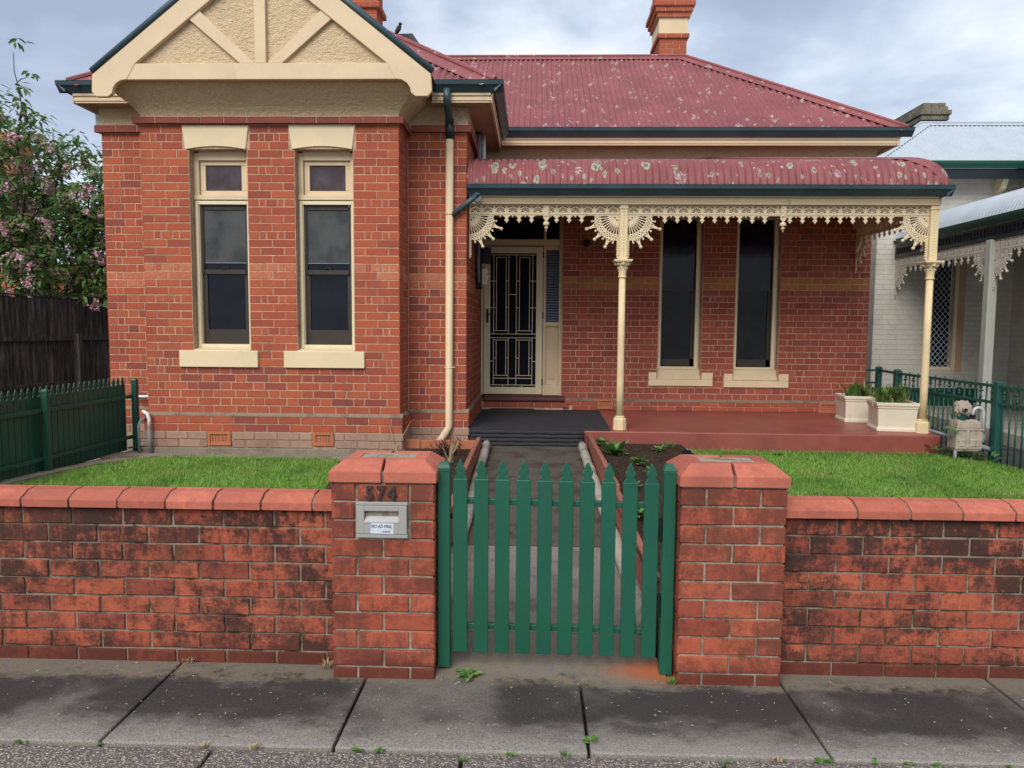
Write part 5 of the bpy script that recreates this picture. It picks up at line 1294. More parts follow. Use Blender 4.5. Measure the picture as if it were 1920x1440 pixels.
strip([(-4.42, 3.6), (-4.42, 5.0), (-4.40, 5.9), (-4.30, 6.4), (-4.16, 6.8), (-4.0, 7.08), (-3.8, 7.22)], .16, .15, .285, 'concrete_margin', m_conc_base)
q = MB(); q.box(-4.75, -3.9, 7.05, 8.0, .1, .238); tag(q.build('drain_apron', m_conc_base), kind='structure')
strip([(-1.60, 3.5), (-1.62, 4.5), (-1.70, 5.9), (-1.82, 6.9)], .22, .15, .258, 'side_path', m_conc_walk)
strip([(1.63, 7.95), (1.62, 7.6), (1.60, 7.2), (1.58, 6.6), (1.58, 5.5), (1.6, 4.4)], .10, .15, .305, 'bed_border', m_conc_kerb)

# soil beds
def bed(poly, z, name, amp, seed):
    x0, x1 = min(p[0] for p in poly), max(p[0] for p in poly); y0, y1 = min(p[1] for p in poly), max(p[1] for p in poly); n = 46; V = []; F = []
    for j in range(n + 1):
        for i in range(n + 1):
            x, y = x0 + (x1 - x0) * i / n, y0 + (y1 - y0) * j / n
            e_ = min(i, n - i, j, n - j); h = amp * (mnoise.noise((x * 5, y * 5, seed)) + .7 * mnoise.noise((x * 13, y * 13, seed)) + .4 * mnoise.noise((x * 31, y * 31, seed)))
            V.append((x, y, z + h * min(1, e_ / 3)))
    F = [(j * (n + 1) + i, j * (n + 1) + i + 1, (j + 1) * (n + 1) + i + 1, (j + 1) * (n + 1) + i) for j in range(n) for i in range(n)]
    q = MB(); q.add(V, F); return tag(q.build(name, m_soil, smooth=True), kind='structure')
bed([(.60, 3.6), (1.62, 7.98)], .335, 'garden_bed', .045, 2.3)
bed([(-1.62, 3.6), (-.53, 7.62)], .315, 'garden_bed', .03, 7.7)
def roll_kerb(x0, x1, y0, y1, z0, z1, label):
    n = 26; pts = [(x0 + (x1 - x0) * k / n + R.uniform(-.004, .004), y0 + (y1 - y0) * k / n, z0 + (z1 - z0) * k / n + R.uniform(-.003, .003)) for k in range(n + 1)]
    q = MB(); q.tube(pts, [.045 + R.uniform(-.004, .005) for _ in pts[:-1]] + [.038], 12); o = q.build('rolled_kerb', m_conc_kerb, smooth=True); return tag(o, label, 'path edging', 'rounded concrete path kerbs')
roll_kerb(-.485, -.495, 3.62, 7.86, .085, .345, 'rounded concrete kerb on the letterbox side of the front path')
roll_kerb(.585, .525, 3.62, 7.84, .085, .345, 'rounded lichen-spotted concrete kerb along the weedy soil bed')
def edging(x0, x1, y0, y1, label, z=.45):
    e_ = thing('edging_boards', ((x0 + x1) / 2, (y0 + y1) / 2, .1), label, 'garden edging', 'terracotta edging along the path'); n = 5
    for k in range(n):
        ya, yb = y0 + (y1 - y0) * k / n, y0 + (y1 - y0) * (k + 1) / n - .006; xa, xb = x0 + (x1 - x0) * k / n, x0 + (x1 - x0) * (k + 1) / n; dz_ = R.uniform(-.004, .004) - (.09 if k == 0 else .04 if k == 1 else 0)
        q = MB(); q.hexa([(xa - .021, ya, .05), (xa + .021, ya, .05), (xb + .021, yb, .05), (xb - .021, yb, .05), (xa - .021, ya, z + dz_), (xa + .021, ya, z + dz_), (xb + .021, yb, z + dz_), (xb - .021, yb, z + dz_)]); q.build('edging_tile', m_edge, e_, bevel=.006)
edging(.635, .612, 3.62, 7.95, 'terracotta edging boards between the front path and weedy soil bed')
edging(-.545, -.565, 3.62, 7.60, 'terracotta edging boards between the front path and bed with dry stalks')
e_ = thing('edging_tiles', (-1.1, 7.66, .3), 'terracotta edging tiles standing along the plinth behind the dry stalks', 'garden edging')
for k in range(5):
    q = MB(); xa = -1.60 + k * .207; q.box(xa, xa + .2, 7.645 + R.uniform(-.006, .006), 7.67, .25, .405 + R.uniform(-.005, .005)); q.build('edging_tile', m_terracotta, e_, bevel=.005)

# porch things
pm_ = thing('porch_matting', (.05, 8.9, .46), 'charcoal cord matting over the porch step and floor at the front door', 'mat')
q = MB(); q.hexa([(-.715, 8.02, .4665), (.862, 8.035, .4665), (.90, 9.98, .4665), (-.70, 9.93, .4665), (-.715, 8.02, .482), (.862, 8.035, .480), (.90, 9.98, .476), (-.70, 9.93, .476)]); q.build('mat_top', m_mat, pm_, bevel=.005)
for k in range(4):
    z1 = .464 - k * .043; o = -.012 - k * .009; q = MB(); n = 14
    pts = [(-.70 + 1.265 * j / n, 8.02 + o + .004 * math.sin(j * 1.7 + k), z1 - .02 + .003 * math.sin(j * 2.3 + k)) for j in range(n + 1)]
    q.tube(pts, .024, 8); q.build('mat_fold', m_mat, pm_, smooth=True)
q = MB(); q.box(-.69, .56, 8.015, 8.045, .285, .47); q.build('step_riser', m_mat, pm_)
q = MB(); pts = [(-.60, 9.58), (-.05, 9.60), (.02, 9.72), (.0, 9.93), (-.55, 9.93), (-.62, 9.75)]; q.prism(pts, .478, .496, 'z'); q.build('door_mat', m_doormat, bevel=.006)
tag(bpy.data.objects['door_mat'], 'small brown doormat curling up on the grey porch matting', 'doormat')
def planter(cx, cy, zb, w_, h_, rot, label):
    p = thing('planter_box', (cx, cy, zb), label, 'planter', 'square cream planters on the porch'); c, s = math.cos(rot), math.sin(rot)
    def ring(k, z): return [(cx + (a * c - b_ * s) * k, cy + (a * s + b_ * c) * k, zb + z) for a, b_ in ((-w_ / 2, -w_ / 2), (w_ / 2, -w_ / 2), (w_ / 2, w_ / 2), (-w_ / 2, w_ / 2))]
    pr = [(1.06, 0), (1.06, .03), (1.0, .045), (.985, .06), (1.02, h_ - .075), (1.06, h_ - .06), (1.055, h_ - .05), (1.09, h_ - .038), (1.11, h_ - .03), (1.11, h_), (.98, h_), (.95, h_ - .05)]
    V = [v for k, z in pr for v in ring(k, z)]; F = [(i * 4 + k, i * 4 + (k + 1) % 4, i * 4 + 4 + (k + 1) % 4, i * 4 + 4 + k) for i in range(len(pr) - 1) for k in range(4)] + [(3, 2, 1, 0)]
    q = MB(); q.add(V, F); q.build('box', paint('cast_stone_planter', (.68, .60, .47), .75, .12, .32, scale=2.2), p, bevel=.006)
    q = MB(); q.add(ring(.955, h_ - .045), [(0, 1, 2, 3)]); q.build('potting_soil', m_soil, p); return p
planter(4.10, 8.43, .466, .40, .325, -.17, 'square cream planter with strappy plants, nearer the corner verandah post')
planter(4.05, 9.20, .466, .40, .325, -.12, 'square cream planter with sparse plants, behind the other against the brick wall')
def strap_clump(mb, c, n, L0, L1, spread, wd=.014):
    for _ in range(n):
        a = R.uniform(0, 6.283); x, y = c[0] + R.gauss(0, spread), c[1] + R.gauss(0, spread); L = R.uniform(L0, L1); ln = R.uniform(.15, .75); k = 5; row = []
        dx, dy = math.cos(a), math.sin(a)
        for j in range(k + 1):
            t = j / k; r = L * ln * t ** 1.6; z = c[2] + L * t * (1 - .35 * ln * t); ww = wd * (1 - t ** 2.2) * (.6 + .8 * t if t < .5 else 1) + .0008
            row.append(((x + dx * r - dy * ww, y + dy * r + dx * ww, z), (x + dx * r, y + dy * r, z - ww * .35), (x + dx * r + dy * ww, y + dy * r - dx * ww, z)))
        V = [v for rr in row for v in rr]; F = [f for j in range(k) for f in ((j * 3, j * 3 + 1, j * 3 + 4, j * 3 + 3), (j * 3 + 1, j * 3 + 2, j * 3 + 5, j * 3 + 4))]; mb.add(V, F)
for (cx, cy, n, lo, hi, lab) in ((4.08, 8.43, 110, .15, .29, 'green strappy plants filling the nearer cream planter'), (4.05, 9.18, 44, .12, .30, 'thin reddish strappy plants in the rear cream planter')):
    pl_ = thing('strappy_plant', (cx, cy, .74), lab, 'plant', 'plants in the porch planters'); q = MB()
    for k in range(4): strap_clump(q, (cx + (k - 1.5) * .075, cy + R.uniform(-.08, .08), .735), n // 2, lo, hi, .03)
    tag(q.build('leaves', m_strap, pl_), kind='stuff'); q = MB(); strap_clump(q, (cx, cy, .735), 14, .06, .20, .10, .010); tag(q.build('dry_leaves', m_straw, pl_), kind='stuff')

# weeds, dry stalks, litter
def leaf(mb, c, d, L, wd, up=.3, fold=.2, droop=0.):
    d = Vector((d[0], d[1], 0)).normalized(); t = Vector((-d.y, d.x, 0)); c = Vector(c); V = []
    for k, ww in ((0, .12), (.3, .9), (.65, .8), (1, .04)):
        p = c + d * (L * k) + Vector((0, 0, L * (up * k - droop * k * k)))
        V += [p + t * (wd * ww) + Vector((0, 0, fold * wd * ww)), p, p - t * (wd * ww) + Vector((0, 0, fold * wd * ww))]
    mb.add([tuple(v) for v in V], [f for j in range(3) for f in ((j * 3, j * 3 + 1, j * 3 + 4, j * 3 + 3), (j * 3 + 1, j * 3 + 2, j * 3 + 5, j * 3 + 4))])
def weed(x, y, z, r, n, label, mat=None, wide=.28, up=.35, grp='weeds in the paving joints'):
    q = MB()
    for k in range(n):
        a = R.uniform(0, 6.283); L = r * R.uniform(.45, 1.0); leaf(q, (x + R.gauss(0, r * .25), y + R.gauss(0, r * .18), z + R.uniform(0, r * .2)), (math.cos(a), math.sin(a)), L, L * wide, R.uniform(.05, up * 2), .3, R.uniform(0, .4))
    return tag(q.build('weed', mat or m_weed), label, 'weed', grp, None)
def grasstuft(x, y, z, r, n, label, mat):
    q = MB()
    for k in range(n):
        a = R.uniform(0, 6.283); L = r * R.uniform(.5, 1.1); leaf(q, (x + R.gauss(0, r * .3), y + R.gauss(0, r * .15), z), (math.cos(a), math.sin(a)), L * .55, .0022, 1.3, .1, .2)
    return tag(q.build('grass_tuft', mat), label, 'weed', 'weeds in the paving joints')
weed(-.285, 3.232, .012, .052, 46, 'large leafy weed at the foot of the letterbox pillar by the gate', wide=.36, up=.25)
grasstuft(.652, 3.215, .0, .045, 60, 'grass tuft between the hinge post and the plain pillar', m_weed)
grasstuft(-1.63, 3.325, .0, .06, 34, 'wiry weed where a slab joint meets the blackened wall', m_straw)
grasstuft(-.955, 3.30, .0, .06, 40, 'dry straggly weed in the corner of the wall and letterbox pillar', m_straw)
weed(.240, 2.727, .004, .034, 12, 'small broad-leaved weed in the middle slab joint below the gate', wide=.38)
lab_ = [(-.655, 'ragged-leaved weed just right of the slab joint below the letterbox', 15, .032), (-.575, 'ragged-leaved weed in the gravelly joint below the letterbox, next to its twin', 14, .03), (-.075, 'small weed in the kerbside joint below the fourth picket', 12, .028), (1.10, 'bright weed at the end of the slab joint below the plain pillar', 14, .034), (1.30, 'three-leaved clover weed right of the joint below the plain pillar', 7, .03), (1.415, 'spiky weed in the kerbside joint below the right-hand wall', 20, .024), (1.52, 'low spiky weed beside the other spiky one below the right-hand wall', 18, .022), (-1.975, 'small flat weed in the kerbside joint at the far end of the blackened wall', 12, .028), (-1.655, 'tiny weed where the blackened wall joint meets the gravelly strip', 8, .018), (.955, 'tiny weed in the kerbside joint under the hinge post', 8, .02), (1.78, 'pale weed in the kerbside joint furthest along the mossy wall', 10, .022)]
for x, l_, n, r in lab_: weed(x, 2.652, -.01, r, n, l_, wide=.3, up=.2)
for x, y, l_, m_ in ((.13, 2.655, 'low grass growing in the kerbside joint beside the middle slab joint', m_weed), (-.245, 2.60, 'mossy grass in the aggregate joint below the gate latch', m_weed), (.735, 2.62, 'grass tuft in the aggregate joint below the hinge post', m_weed), (.925, 2.655, 'dry upright grass in the kerbside joint below the plain pillar', m_straw), (-1.05, 2.65, 'dry flattened grass in the kerbside joint below the letterbox wall', m_straw), (-1.25, 2.645, 'dry grass at the aggregate joint below the blackened wall', m_straw), (1.87, 2.65, 'straw tuft in the kerbside joint by the mossy wall', m_straw)):
    grasstuft(x, y, -.012, .035, 30, l_, m_)
q = MB()
for k in range(420):
    x, y = R.uniform(-3, 3), R.uniform(2.68, 3.30) if R.random() < .8 else R.uniform(2.3, 2.64); a = R.uniform(0, 6.28); L = R.choice((.003, .004, .006, .010)); ww = R.uniform(.0012, .0028); zb = .005 + (.002 if y > 2.66 else -.008)
    d = Vector((math.cos(a), math.sin(a), 0)); t = Vector((-d.y, d.x, 0)); c = Vector((x, y, zb)); q.add([tuple(c - d * L), tuple(c + t * ww + Vector((0, 0, .001))), tuple(c + d * L), tuple(c - t * ww)], [(0, 1, 2, 3)])
tag(q.build('fallen_petals', m_petal), 'pale petals and seed husks scattered over the footpath', 'litter', kind='stuff')
def dry_tuft(x, y, z, h, n, lean, label):
    q = MB()
    for k in range(n):
        a = R.gauss(lean, .8); L = h * R.uniform(.6, 1.1); s = R.uniform(.1, .55); q.tube([(x + R.gauss(0, .012), y + R.gauss(0, .012), z), (x + math.cos(a) * L * s * .5, y + math.sin(a) * .3 * L * s, z + L * .55), (x + math.cos(a) * L * s, y + math.sin(a) * .3 * L * s, z + L)], [.004, .0035, .002], 5)
    return tag(q.build('dry_plant', m_straw), label, 'dead plant', 'dead plants in the bed by the downpipe')
dry_tuft(-1.42, 7.50, .31, .28, 30, 2.0, 'straw-coloured cut plant standing against the plinth')
dry_tuft(-.78, 6.75, .33, .20, 26, -.4, 'straw-coloured cut plant lying near the path edging')
def dead_shrub(x, y, z, label):
    q = MB()
    for k in range(60):
        a = R.uniform(0, 6.28); el = R.uniform(.2, 1.4); L = R.uniform(.10, .26); p = Vector((x + R.gauss(0, .05), y + R.gauss(0, .05), z)); d = Vector((math.cos(a) * math.cos(el), math.sin(a) * math.cos(el), math.sin(el))); q.tube([tuple(p), tuple(p + d * L * .5 + Vector((R.gauss(0, .02), 0, 0))), tuple(p + d * L)], [.004, .003, .001], 4)
        for j in range(3): leaf(q, tuple(p + d * L * R.uniform(.2, .9)), (R.gauss(0, 1), R.gauss(0, 1)), .035, .008, R.uniform(-.5, .5))
    return tag(q.build('dead_shrub', m_deadleaf), label, 'dead plant', 'dead plants in the bed by the downpipe')
dead_shrub(-.86, 7.35, .30, 'dark withered shrub at the foot of the cream downpipe')
q = MB()
for x, y in LW:
    for k in range(R.randrange(6, 12)): a = R.uniform(0, 6.28); leaf(q, (x, y, .275), (math.cos(a), math.sin(a)), R.uniform(.03, .07), R.uniform(.006, .012), R.uniform(.3, 1.0), .2, .3)
tag(q.build('lawn_weeds', m_weed), 'small broad-leaved weeds dotted through both lawns', 'ground cover', kind='stuff')
def bed_weed(x, y, z, r, n, label): return weed(x, y, z, r, n, label, wide=.30, up=.6, grp='weeds in the soil bed')
bed_weed(.82, 7.30, .34, .13, 90, 'bushy green weed in the soil bed near the edging')
bed_weed(.74, 7.80, .36, .08, 50, 'green weed in the corner of the soil bed by the matting')
bed_weed(.98, 6.75, .345, .09, 60, 'leafy weed among the clods half way along the soil bed')
bed_weed(1.30, 7.45, .345, .07, 40, 'green weed near the plastic sheet at the back of the soil bed')
bed_weed(1.02, 6.35, .34, .06, 30, 'small green weed in the middle of the soil bed')
bed_weed(.74, 4.9, .33, .07, 40, 'yellow-green weed by the edging behind the gate pickets')
bed_weed(.80, 5.75, .34, .06, 26, 'straggly weed by the edging in the soil bed')
grasstuft(1.44, 7.72, .34, .14, 46, 'tall grass clump in the soil bed against the porch slab', m_weed)
q = MB()
for k in range(260):
    x, y = R.uniform(.66, 1.55), R.uniform(4.4, 7.8); a = R.uniform(0, 6.28); leaf(q, (x, y, .345 + R.uniform(0, .02)), (math.cos(a), math.sin(a)), R.uniform(.02, .06), R.uniform(.004, .010), R.uniform(-.1, .4))
for k in range(160):
    x, y = R.uniform(-1.5, -.6), R.uniform(5.6, 7.5); a = R.uniform(0, 6.28); leaf(q, (x, y, .325 + R.uniform(0, .02)), (math.cos(a), math.sin(a)), R.uniform(.02, .06), R.uniform(.004, .010), R.uniform(-.1, .4))
tag(q.build('leaf_litter', m_deadleaf), 'dead leaves and bark lying on the garden beds', 'litter', kind='stuff')
q = MB()
for k in range(5):
    a = R.uniform(-.5, .5); pts = [(1.38 + k * .045, 6.95 + R.uniform(-.1, .1), .33), (1.42 + k * .04, 6.9 + .1 * math.sin(k), .40 + R.uniform(-.02, .02)), (1.50 + k * .03, 6.8 + R.uniform(-.1, .1), .34)]; q.tube(pts, .03, 6)
tag(q.build('plastic_sheet', m_black, smooth=True), 'crumpled black plastic poking out of the soil bed border', 'plastic sheet')
# fig seedling and undergrowth by the meter
def palm_leaf(mb, c, d, r, tilt):
    d = Vector((math.cos(d), math.sin(d), 0)); t = Vector((-d.y, d.x, 0)); nrm = Vector((0, 0, 1))
    for k in range(5):
        a = (k - 2) * .62; v = (d * math.cos(a) + t * math.sin(a)); L = r * (1 - .13 * abs(k - 2)); vt = v * math.cos(tilt) + Vector((0, 0, math.sin(tilt) * (1 if k == 2 else .7))); side = vt.cross(nrm).normalized()
        P = [Vector(c), Vector(c) + vt * L * .35 + side * L * .10, Vector(c) + vt * L * .72 + side * L * .17, Vector(c) + vt * L, Vector(c) + vt * L * .72 - side * L * .17, Vector(c) + vt * L * .35 - side * L * .10]
        mb.add([tuple(p) for p in P], [(0, 1, 2, 3, 4, 5)])
fg = thing('fig_seedling', (4.42, 7.72, .25), 'fig seedling with lobed leaves between the corner post and gas meter', 'plant'); q = MB(); s_ = MB()
for (x, y, z, a, r, ti) in ((4.26, 7.62, .895, -1.2, .085, .2), (4.24, 7.55, .63, -1.5, .10, -.4), (4.34, 7.62, .76, -.6, .10, .0), (4.15, 7.8, .66, 2.6, .07, -.2), (4.39, 7.7, .72, -.2, .09, -.3), (4.32, 7.56, .60, -1.7, .075, -.7)):
    palm_leaf(q, (x, y, z), a, r, ti); s_.tube([(4.42, 7.74, .25), (4.40, 7.74, z * .7), (x, y, z)], [.006, .005, .003], 5)
q.build('leaf', m_fig, fg); bpy.data.objects['leaf']['kind'] = 'stuff'; s_.build('stem', m_weed, fg)
und = MB()
for k in range(130):
    x = R.uniform(4.28, 4.62); y = 8.0 - (x - 4.28) * 1.3 + R.uniform(-.22, .1); a = R.uniform(0, 6.28); leaf(und, (x, y, .26 + R.uniform(0, .10)), (math.cos(a), math.sin(a)), R.uniform(.05, .12), R.uniform(.012, .026), R.uniform(-.2, .9), .2, .3)
tag(und.build('undergrowth', m_leaf), 'dark leafy undergrowth below the gas meter', 'ground cover', kind='stuff')

# gas meter
gm = thing('gas_meter', (4.44, 7.58, .25), 'old cream gas meter with round regulator and hooped pipe by the green fence', 'gas meter'); x0, x1, ya, yb = 4.33, 4.60, 7.55, 7.72
q = MB(); q.box(x0, x1, ya, yb, .385, .585); q.box(x0 + .10, x0 + .135, ya - .010, yb, .40, .585); q.box(x0 + .03, x0 + .10, ya - .006, ya + .02, .41, .50); q.box(x0 + .14, x0 + .24, ya - .006, ya + .02, .41, .50); q.hexa([(x0 + .03, ya + .02, .355), (x1 - .03, ya + .02, .355), (x1 - .03, yb - .02, .355), (x0 + .03, yb - .02, .355), (x0, ya, .386), (x1, ya, .386), (x1, yb, .386), (x0, yb, .386)]); q.build('lower_case', m_meter, gm, bevel=.012)
q = MB(); q.box(x0 + .015, x1 - .01, ya + .01, yb - .01, .598, .665); q.hexa([(x0 + .015, ya + .01, .664), (x1 - .01, ya + .01, .664), (x1 - .01, yb - .01, .664), (x0 + .015, yb - .01, .664), (x0 + .05, ya + .04, .705), (x1 - .06, ya + .04, .69), (x1 - .06, yb - .04, .69), (x0 + .05, yb - .04, .705)]); q.build('upper_case', m_meter, gm, bevel=.012)
q = MB(); q.box(x0 - .008, x1 + .008, ya - .008, yb + .008, .584, .600)
for k in range(5): q.ball((x0 + .02 + k * .058, ya - .012, .592), .010, 6, 4); q.ball((x0 + .02 + k * .058, ya - .008, .475), .007, 6, 4)
q.build('flange', m_meter, gm)
q = MB(); c = (4.405, 7.575, .805)
for r, a, b_ in ((.082, 0, .035), (.060, -.02, 0), (.070, .035, .055)):
    n = 18; V = [(c[0] + r * math.cos(6.283 * k / n), c[1] + d, c[2] + r * math.sin(6.283 * k / n)) for d in (a, b_) for k in range(n)]; q.add(V, [tuple(range(n - 1, -1, -1)), tuple(range(n, 2 * n))] + [(k, (k + 1) % n, n + (k + 1) % n, n + k) for k in range(n)])
for k in range(8): q.ball((c[0] + .078 * math.cos(k * .785 + .3), c[1] + .01, c[2] + .078 * math.sin(k * .785 + .3)), .014, 6, 4)
q.tube([(c[0], c[1] - .01, c[2]), (c[0] - .03, c[1] - .085, c[2] - .005)], .024, 10); q.tube([(c[0] - .075, c[1] + .02, c[2] + .055), (c[0] - .04, c[1] + .02, c[2] + .04)], .028, 8); q.build('regulator', m_meter, gm, bevel=.003)
q = MB(); q.tube([(c[0] - .032, c[1] - .09, c[2] - .0055), (c[0] - .0325, c[1] - .092, c[2] - .0055)], .019, 10); q.tube([(4.53, 7.63, .69), (4.53, 7.63, .735)], .026, 10); q.tube([(4.40, 7.60, .72), (4.47, 7.60, .70)], .022, 8); q.build('collar', m_black, gm)
q = MB(); q.tube([(4.405, 7.60, .69), (4.405, 7.60, .745)], .040, 12); q.build('union_nut', m_greendark, gm)
q = MB(); q.tube([(4.53, 7.63, .73)] + [(4.585 - .055 * math.cos(a), 7.63, .755 + .055 * math.sin(a)) for a in np.linspace(0, math.pi, 9)] + [(4.625, 7.60, .53)], .017, 10); q.build('hoop_pipe', m_slot, gm, smooth=True)
q = MB(); q.tube([(4.625, 7.60, .54), (4.622, 7.60, .47), (4.55, 7.6, .43)], .024, 10); q.tube([(4.58, 7.6, .425), (4.72, 7.56, .375)], .026, 10); q.build('supply_pipe', m_grey, gm, smooth=True)
q = MB(); q.tube([(4.15, 7.72, .56), (4.32, 7.62, .505)], .016, 8); q.build('supply_pipe', m_grey, gm, smooth=True)
q = MB(); q.tube([(4.345, 7.58, .38), (4.345, 7.58, .24)], .018, 8); q.build('support_leg', m_grey, gm, smooth=True)

# ================================================================== FENCES
# green picket side fence (rails and posts face the garden, spear tops show behind)
pf = thing('picket_fence', (-4.36, 6.4, .25), 'green steel picket fence running from the bay along the side of the lawn', 'fence')
A, B_ = Vector((-4.485, 4.0, 0)), Vector((-4.285, 7.70, 0)); fdir = (B_ - A).normalized(); fang = math.atan2(fdir.y, fdir.x); L = (B_ - A).length
pmg = picket_mesh(.066, .70, .016, m_greendark); n = int(L / .0745)
for k in range(n):
    p = A + fdir * (k * .0745 + .03) + Vector((-.055, 0, 0)); ob = link('picket', pmg, (p.x, p.y, .245 + .012 * max(0, 1 - (7.7 - p.y) / 2)), pf); ob.rotation_euler = (0, 0, fang)
for z in (.80, .365):
    q = MB(); a, c = A + Vector((-.028, 0, 0)), B_ + Vector((-.028, 0, 0)); q.hexa([(a.x - .016, a.y, z), (a.x + .016, a.y, z), (c.x + .016, c.y, z + .012), (c.x - .016, c.y, z + .012), (a.x - .016, a.y, z + .035), (a.x + .016, a.y, z + .035), (c.x + .016, c.y, z + .047), (c.x - .016, c.y, z + .047)]); q.build('fence_rail', m_greendark, pf, bevel=.003)
for y in (4.35, 6.38, 7.715):
    p = A + fdir * ((y - A.y) / fdir.y); q = MB(); h = .027; q.box(p.x - h, p.x + h, p.y - h, p.y + h, .22, 1.0); q.box(p.x - h - .002, p.x + h + .002, p.y - h - .002, p.y + h + .002, .985, 1.004); q.box(p.x - .065, p.x + .065, p.y - .065, p.y + .065, .272, .284)
    q.build('fence_post', m_greendark, pf, bevel=.003)
    q = MB(); q.lathe([(h * 1.2, 0), (h * .9, .012), (h * .2, .018)], (p.x, p.y, 1.004), 4); q.build('post_cap', m_greendark, pf)
# black paling fence at the back
bf = thing('paling_fence', (-8.4, 12.7, .2), 'weathered black timber paling fence behind the green pickets', 'fence'); A, B_ = Vector((-9.9, 7.9, 0)), Vector((-7.3, 15.9, 0)); fd = (B_ - A).normalized(); L = (B_ - A).length; fa = math.atan2(fd.y, fd.x); n = int(L / .105)
pal = [MB().box(-.056, .056, -.009, .009, 0, 1.86 + d).mesh('paling', m_paling, (0, 0, 0)) for d in (0, -.012, .01)]
for k in range(n):
    p = A + fd * (k * .105); ob = link('paling', pal[k % 3], (p.x + R.uniform(-.008, .008), p.y, .19 + R.uniform(-.01, .01)), bf); ob.rotation_euler = (R.uniform(-.006, .006), R.uniform(-.006, .006), fa + R.uniform(-.03, .03))
nf_ = Vector((fd.y, -fd.x, 0))
for z in (1.30, .5):
    q = MB(); a, c = A + nf_ * .012, B_ + nf_ * .012; a2, c2 = A + nf_ * .05, B_ + nf_ * .05; q.hexa([(a.x, a.y, z), (a2.x, a2.y, z), (c2.x, c2.y, z), (c.x, c.y, z), (a.x, a.y, z + .075), (a2.x, a2.y, z + .075), (c2.x, c2.y, z + .075), (c.x, c.y, z + .075)]); q.build('fence_rail', m_paling, bf)
for d in (2.6, 5.3):
    p = A + fd * d + nf_ * .09; q = MB(); q.box(p.x - .045, p.x + .045, p.y - .045, p.y + .045, .1, 1.42); q.build('fence_post', m_paling, bf)
q = MB(); a, c = A - nf_ * .02, B_ - nf_ * .02; a2, c2 = A + nf_ * .03, B_ + nf_ * .03; q.hexa([(a.x, a.y, 2.06), (a2.x, a2.y, 2.06), (c2.x, c2.y, 2.06), (c.x, c.y, 2.06), (a.x, a.y, 2.09), (a2.x, a2.y, 2.09), (c2.x, c2.y, 2.09), (c.x, c.y, 2.09)]); q.build('capping_rail', m_paling, bf)
# tubular fence on the right
tf = thing('tubular_fence', (4.72, 7.5, .16), 'green tubular steel fence with spear ornaments beside the gas meter', 'fence'); xf = 4.71
y0f, y1f = 3.55, 9.62; ZT = 1.055
for z0, z1 in ((ZT - .03, ZT), (ZT - .20, ZT - .172), (.225, .25)):
    q = MB(); q.box(xf - .018, xf + .018, y0f, y1f, z0, z1); q.build('fence_rail', m_green_tube, tf, bevel=.004)
bal = MB().tube([(0, 0, 0), (0, 0, ZT - .22)], .0085, 8).mesh('baluster', m_green_tube, (0, 0, 0), True); bal2 = MB().tube([(0, 0, 0), (0, 0, .62)], .0085, 8).mesh('baluster', m_green_tube, (0, 0, 0), True)
sp = MB(); sp.tube([(0, 0, -.01), (0, 0, .10)], .0085, 8); sp.ball((0, 0, .03), .017, 8, 5); sp.lathe([(.004, .075), (.022, .088), (.024, .097), (.008, .105), (.016, .120), (.013, .130), (.001, .155)], (0, 0, 0), 6); sp = sp.mesh('spear_ornament', m_green_tube, (0, 0, 0), True)
k = 0; y = y0f + .05
while y < y1f:
    if k % 2 == 0: link('baluster', bal, (xf, y, .24), tf)
    else: link('baluster', bal2, (xf, y, .24), tf); link('spear_ornament', sp, (xf, y, ZT - .172), tf)
    y += .098; k += 1
for y in (5.42, 7.52, 9.60, 10.3):
    x = xf if y < 10 else 4.80
    q = MB(); q.box(x - .034, x + .034, y - .034, y + .034, .12, ZT + .012); q.lathe([(.054, 0), (.050, .014), (.036, .022), (.005, .028)], (x, y, ZT + .012), 4); q.build('fence_post', m_green_tube, tf, bevel=.004)
for a, c in ((ZT - .03, ZT), (ZT - .20, ZT - .172)):
    q = MB(); q.box(4.585, xf + .05, 10.28, 10.31, a, c); q.build('fence_rail', m_green_tube, tf)
q = MB(); q.hexa([(xf, 9.62, ZT - .03), (xf + .03, 9.62, ZT - .03), (4.81, 10.28, ZT - .03), (4.78, 10.28, ZT - .03), (xf, 9.62, ZT), (xf + .03, 9.62, ZT), (4.81, 10.28, ZT), (4.78, 10.28, ZT)]); q.build('fence_rail', m_green_tube, tf)

# ================================================================== NEIGHBOURING HOUSES
nh = thing('white_brick_house', (8, 14, 0), 'white painted brick house with zincalume roof and green gutters on the right', 'house')
q = MB(); NW = 12.6
wall_core(q, 5.74, 8.02, .1, 4.2, NW, NW + .3, [(6.66, 7.13, .93, 2.95)])
q.box(5.74, 6.04, NW + .301, 20, .1, 4.2); q.box(8.02, 8.3, 3, NW + .3, .1, 4.3); q.build('wall', m_wbrick, nh)
q = MB(); q.box(6.66, 6.70, NW + .04, NW + .10, .93, 2.95); q.box(7.07, 7.13, NW - .01, NW + .10, .93, 2.95); q.box(6.70, 7.07, NW + .04, NW + .10, .93, .98); fr = q.build('window_frame', m_cream_pale, nh); q = MB(); q.box(7.135, 7.24, NW - .012, NW + .01, .9, 2.98); q.build('window_architrave', m_soffit, nh)
q = MB(); q.box(6.69, 7.08, NW + .15, NW + .16, .95, 2.95); q.build('window_pane', m_glass, nh)
q = MB(); st_ = .088
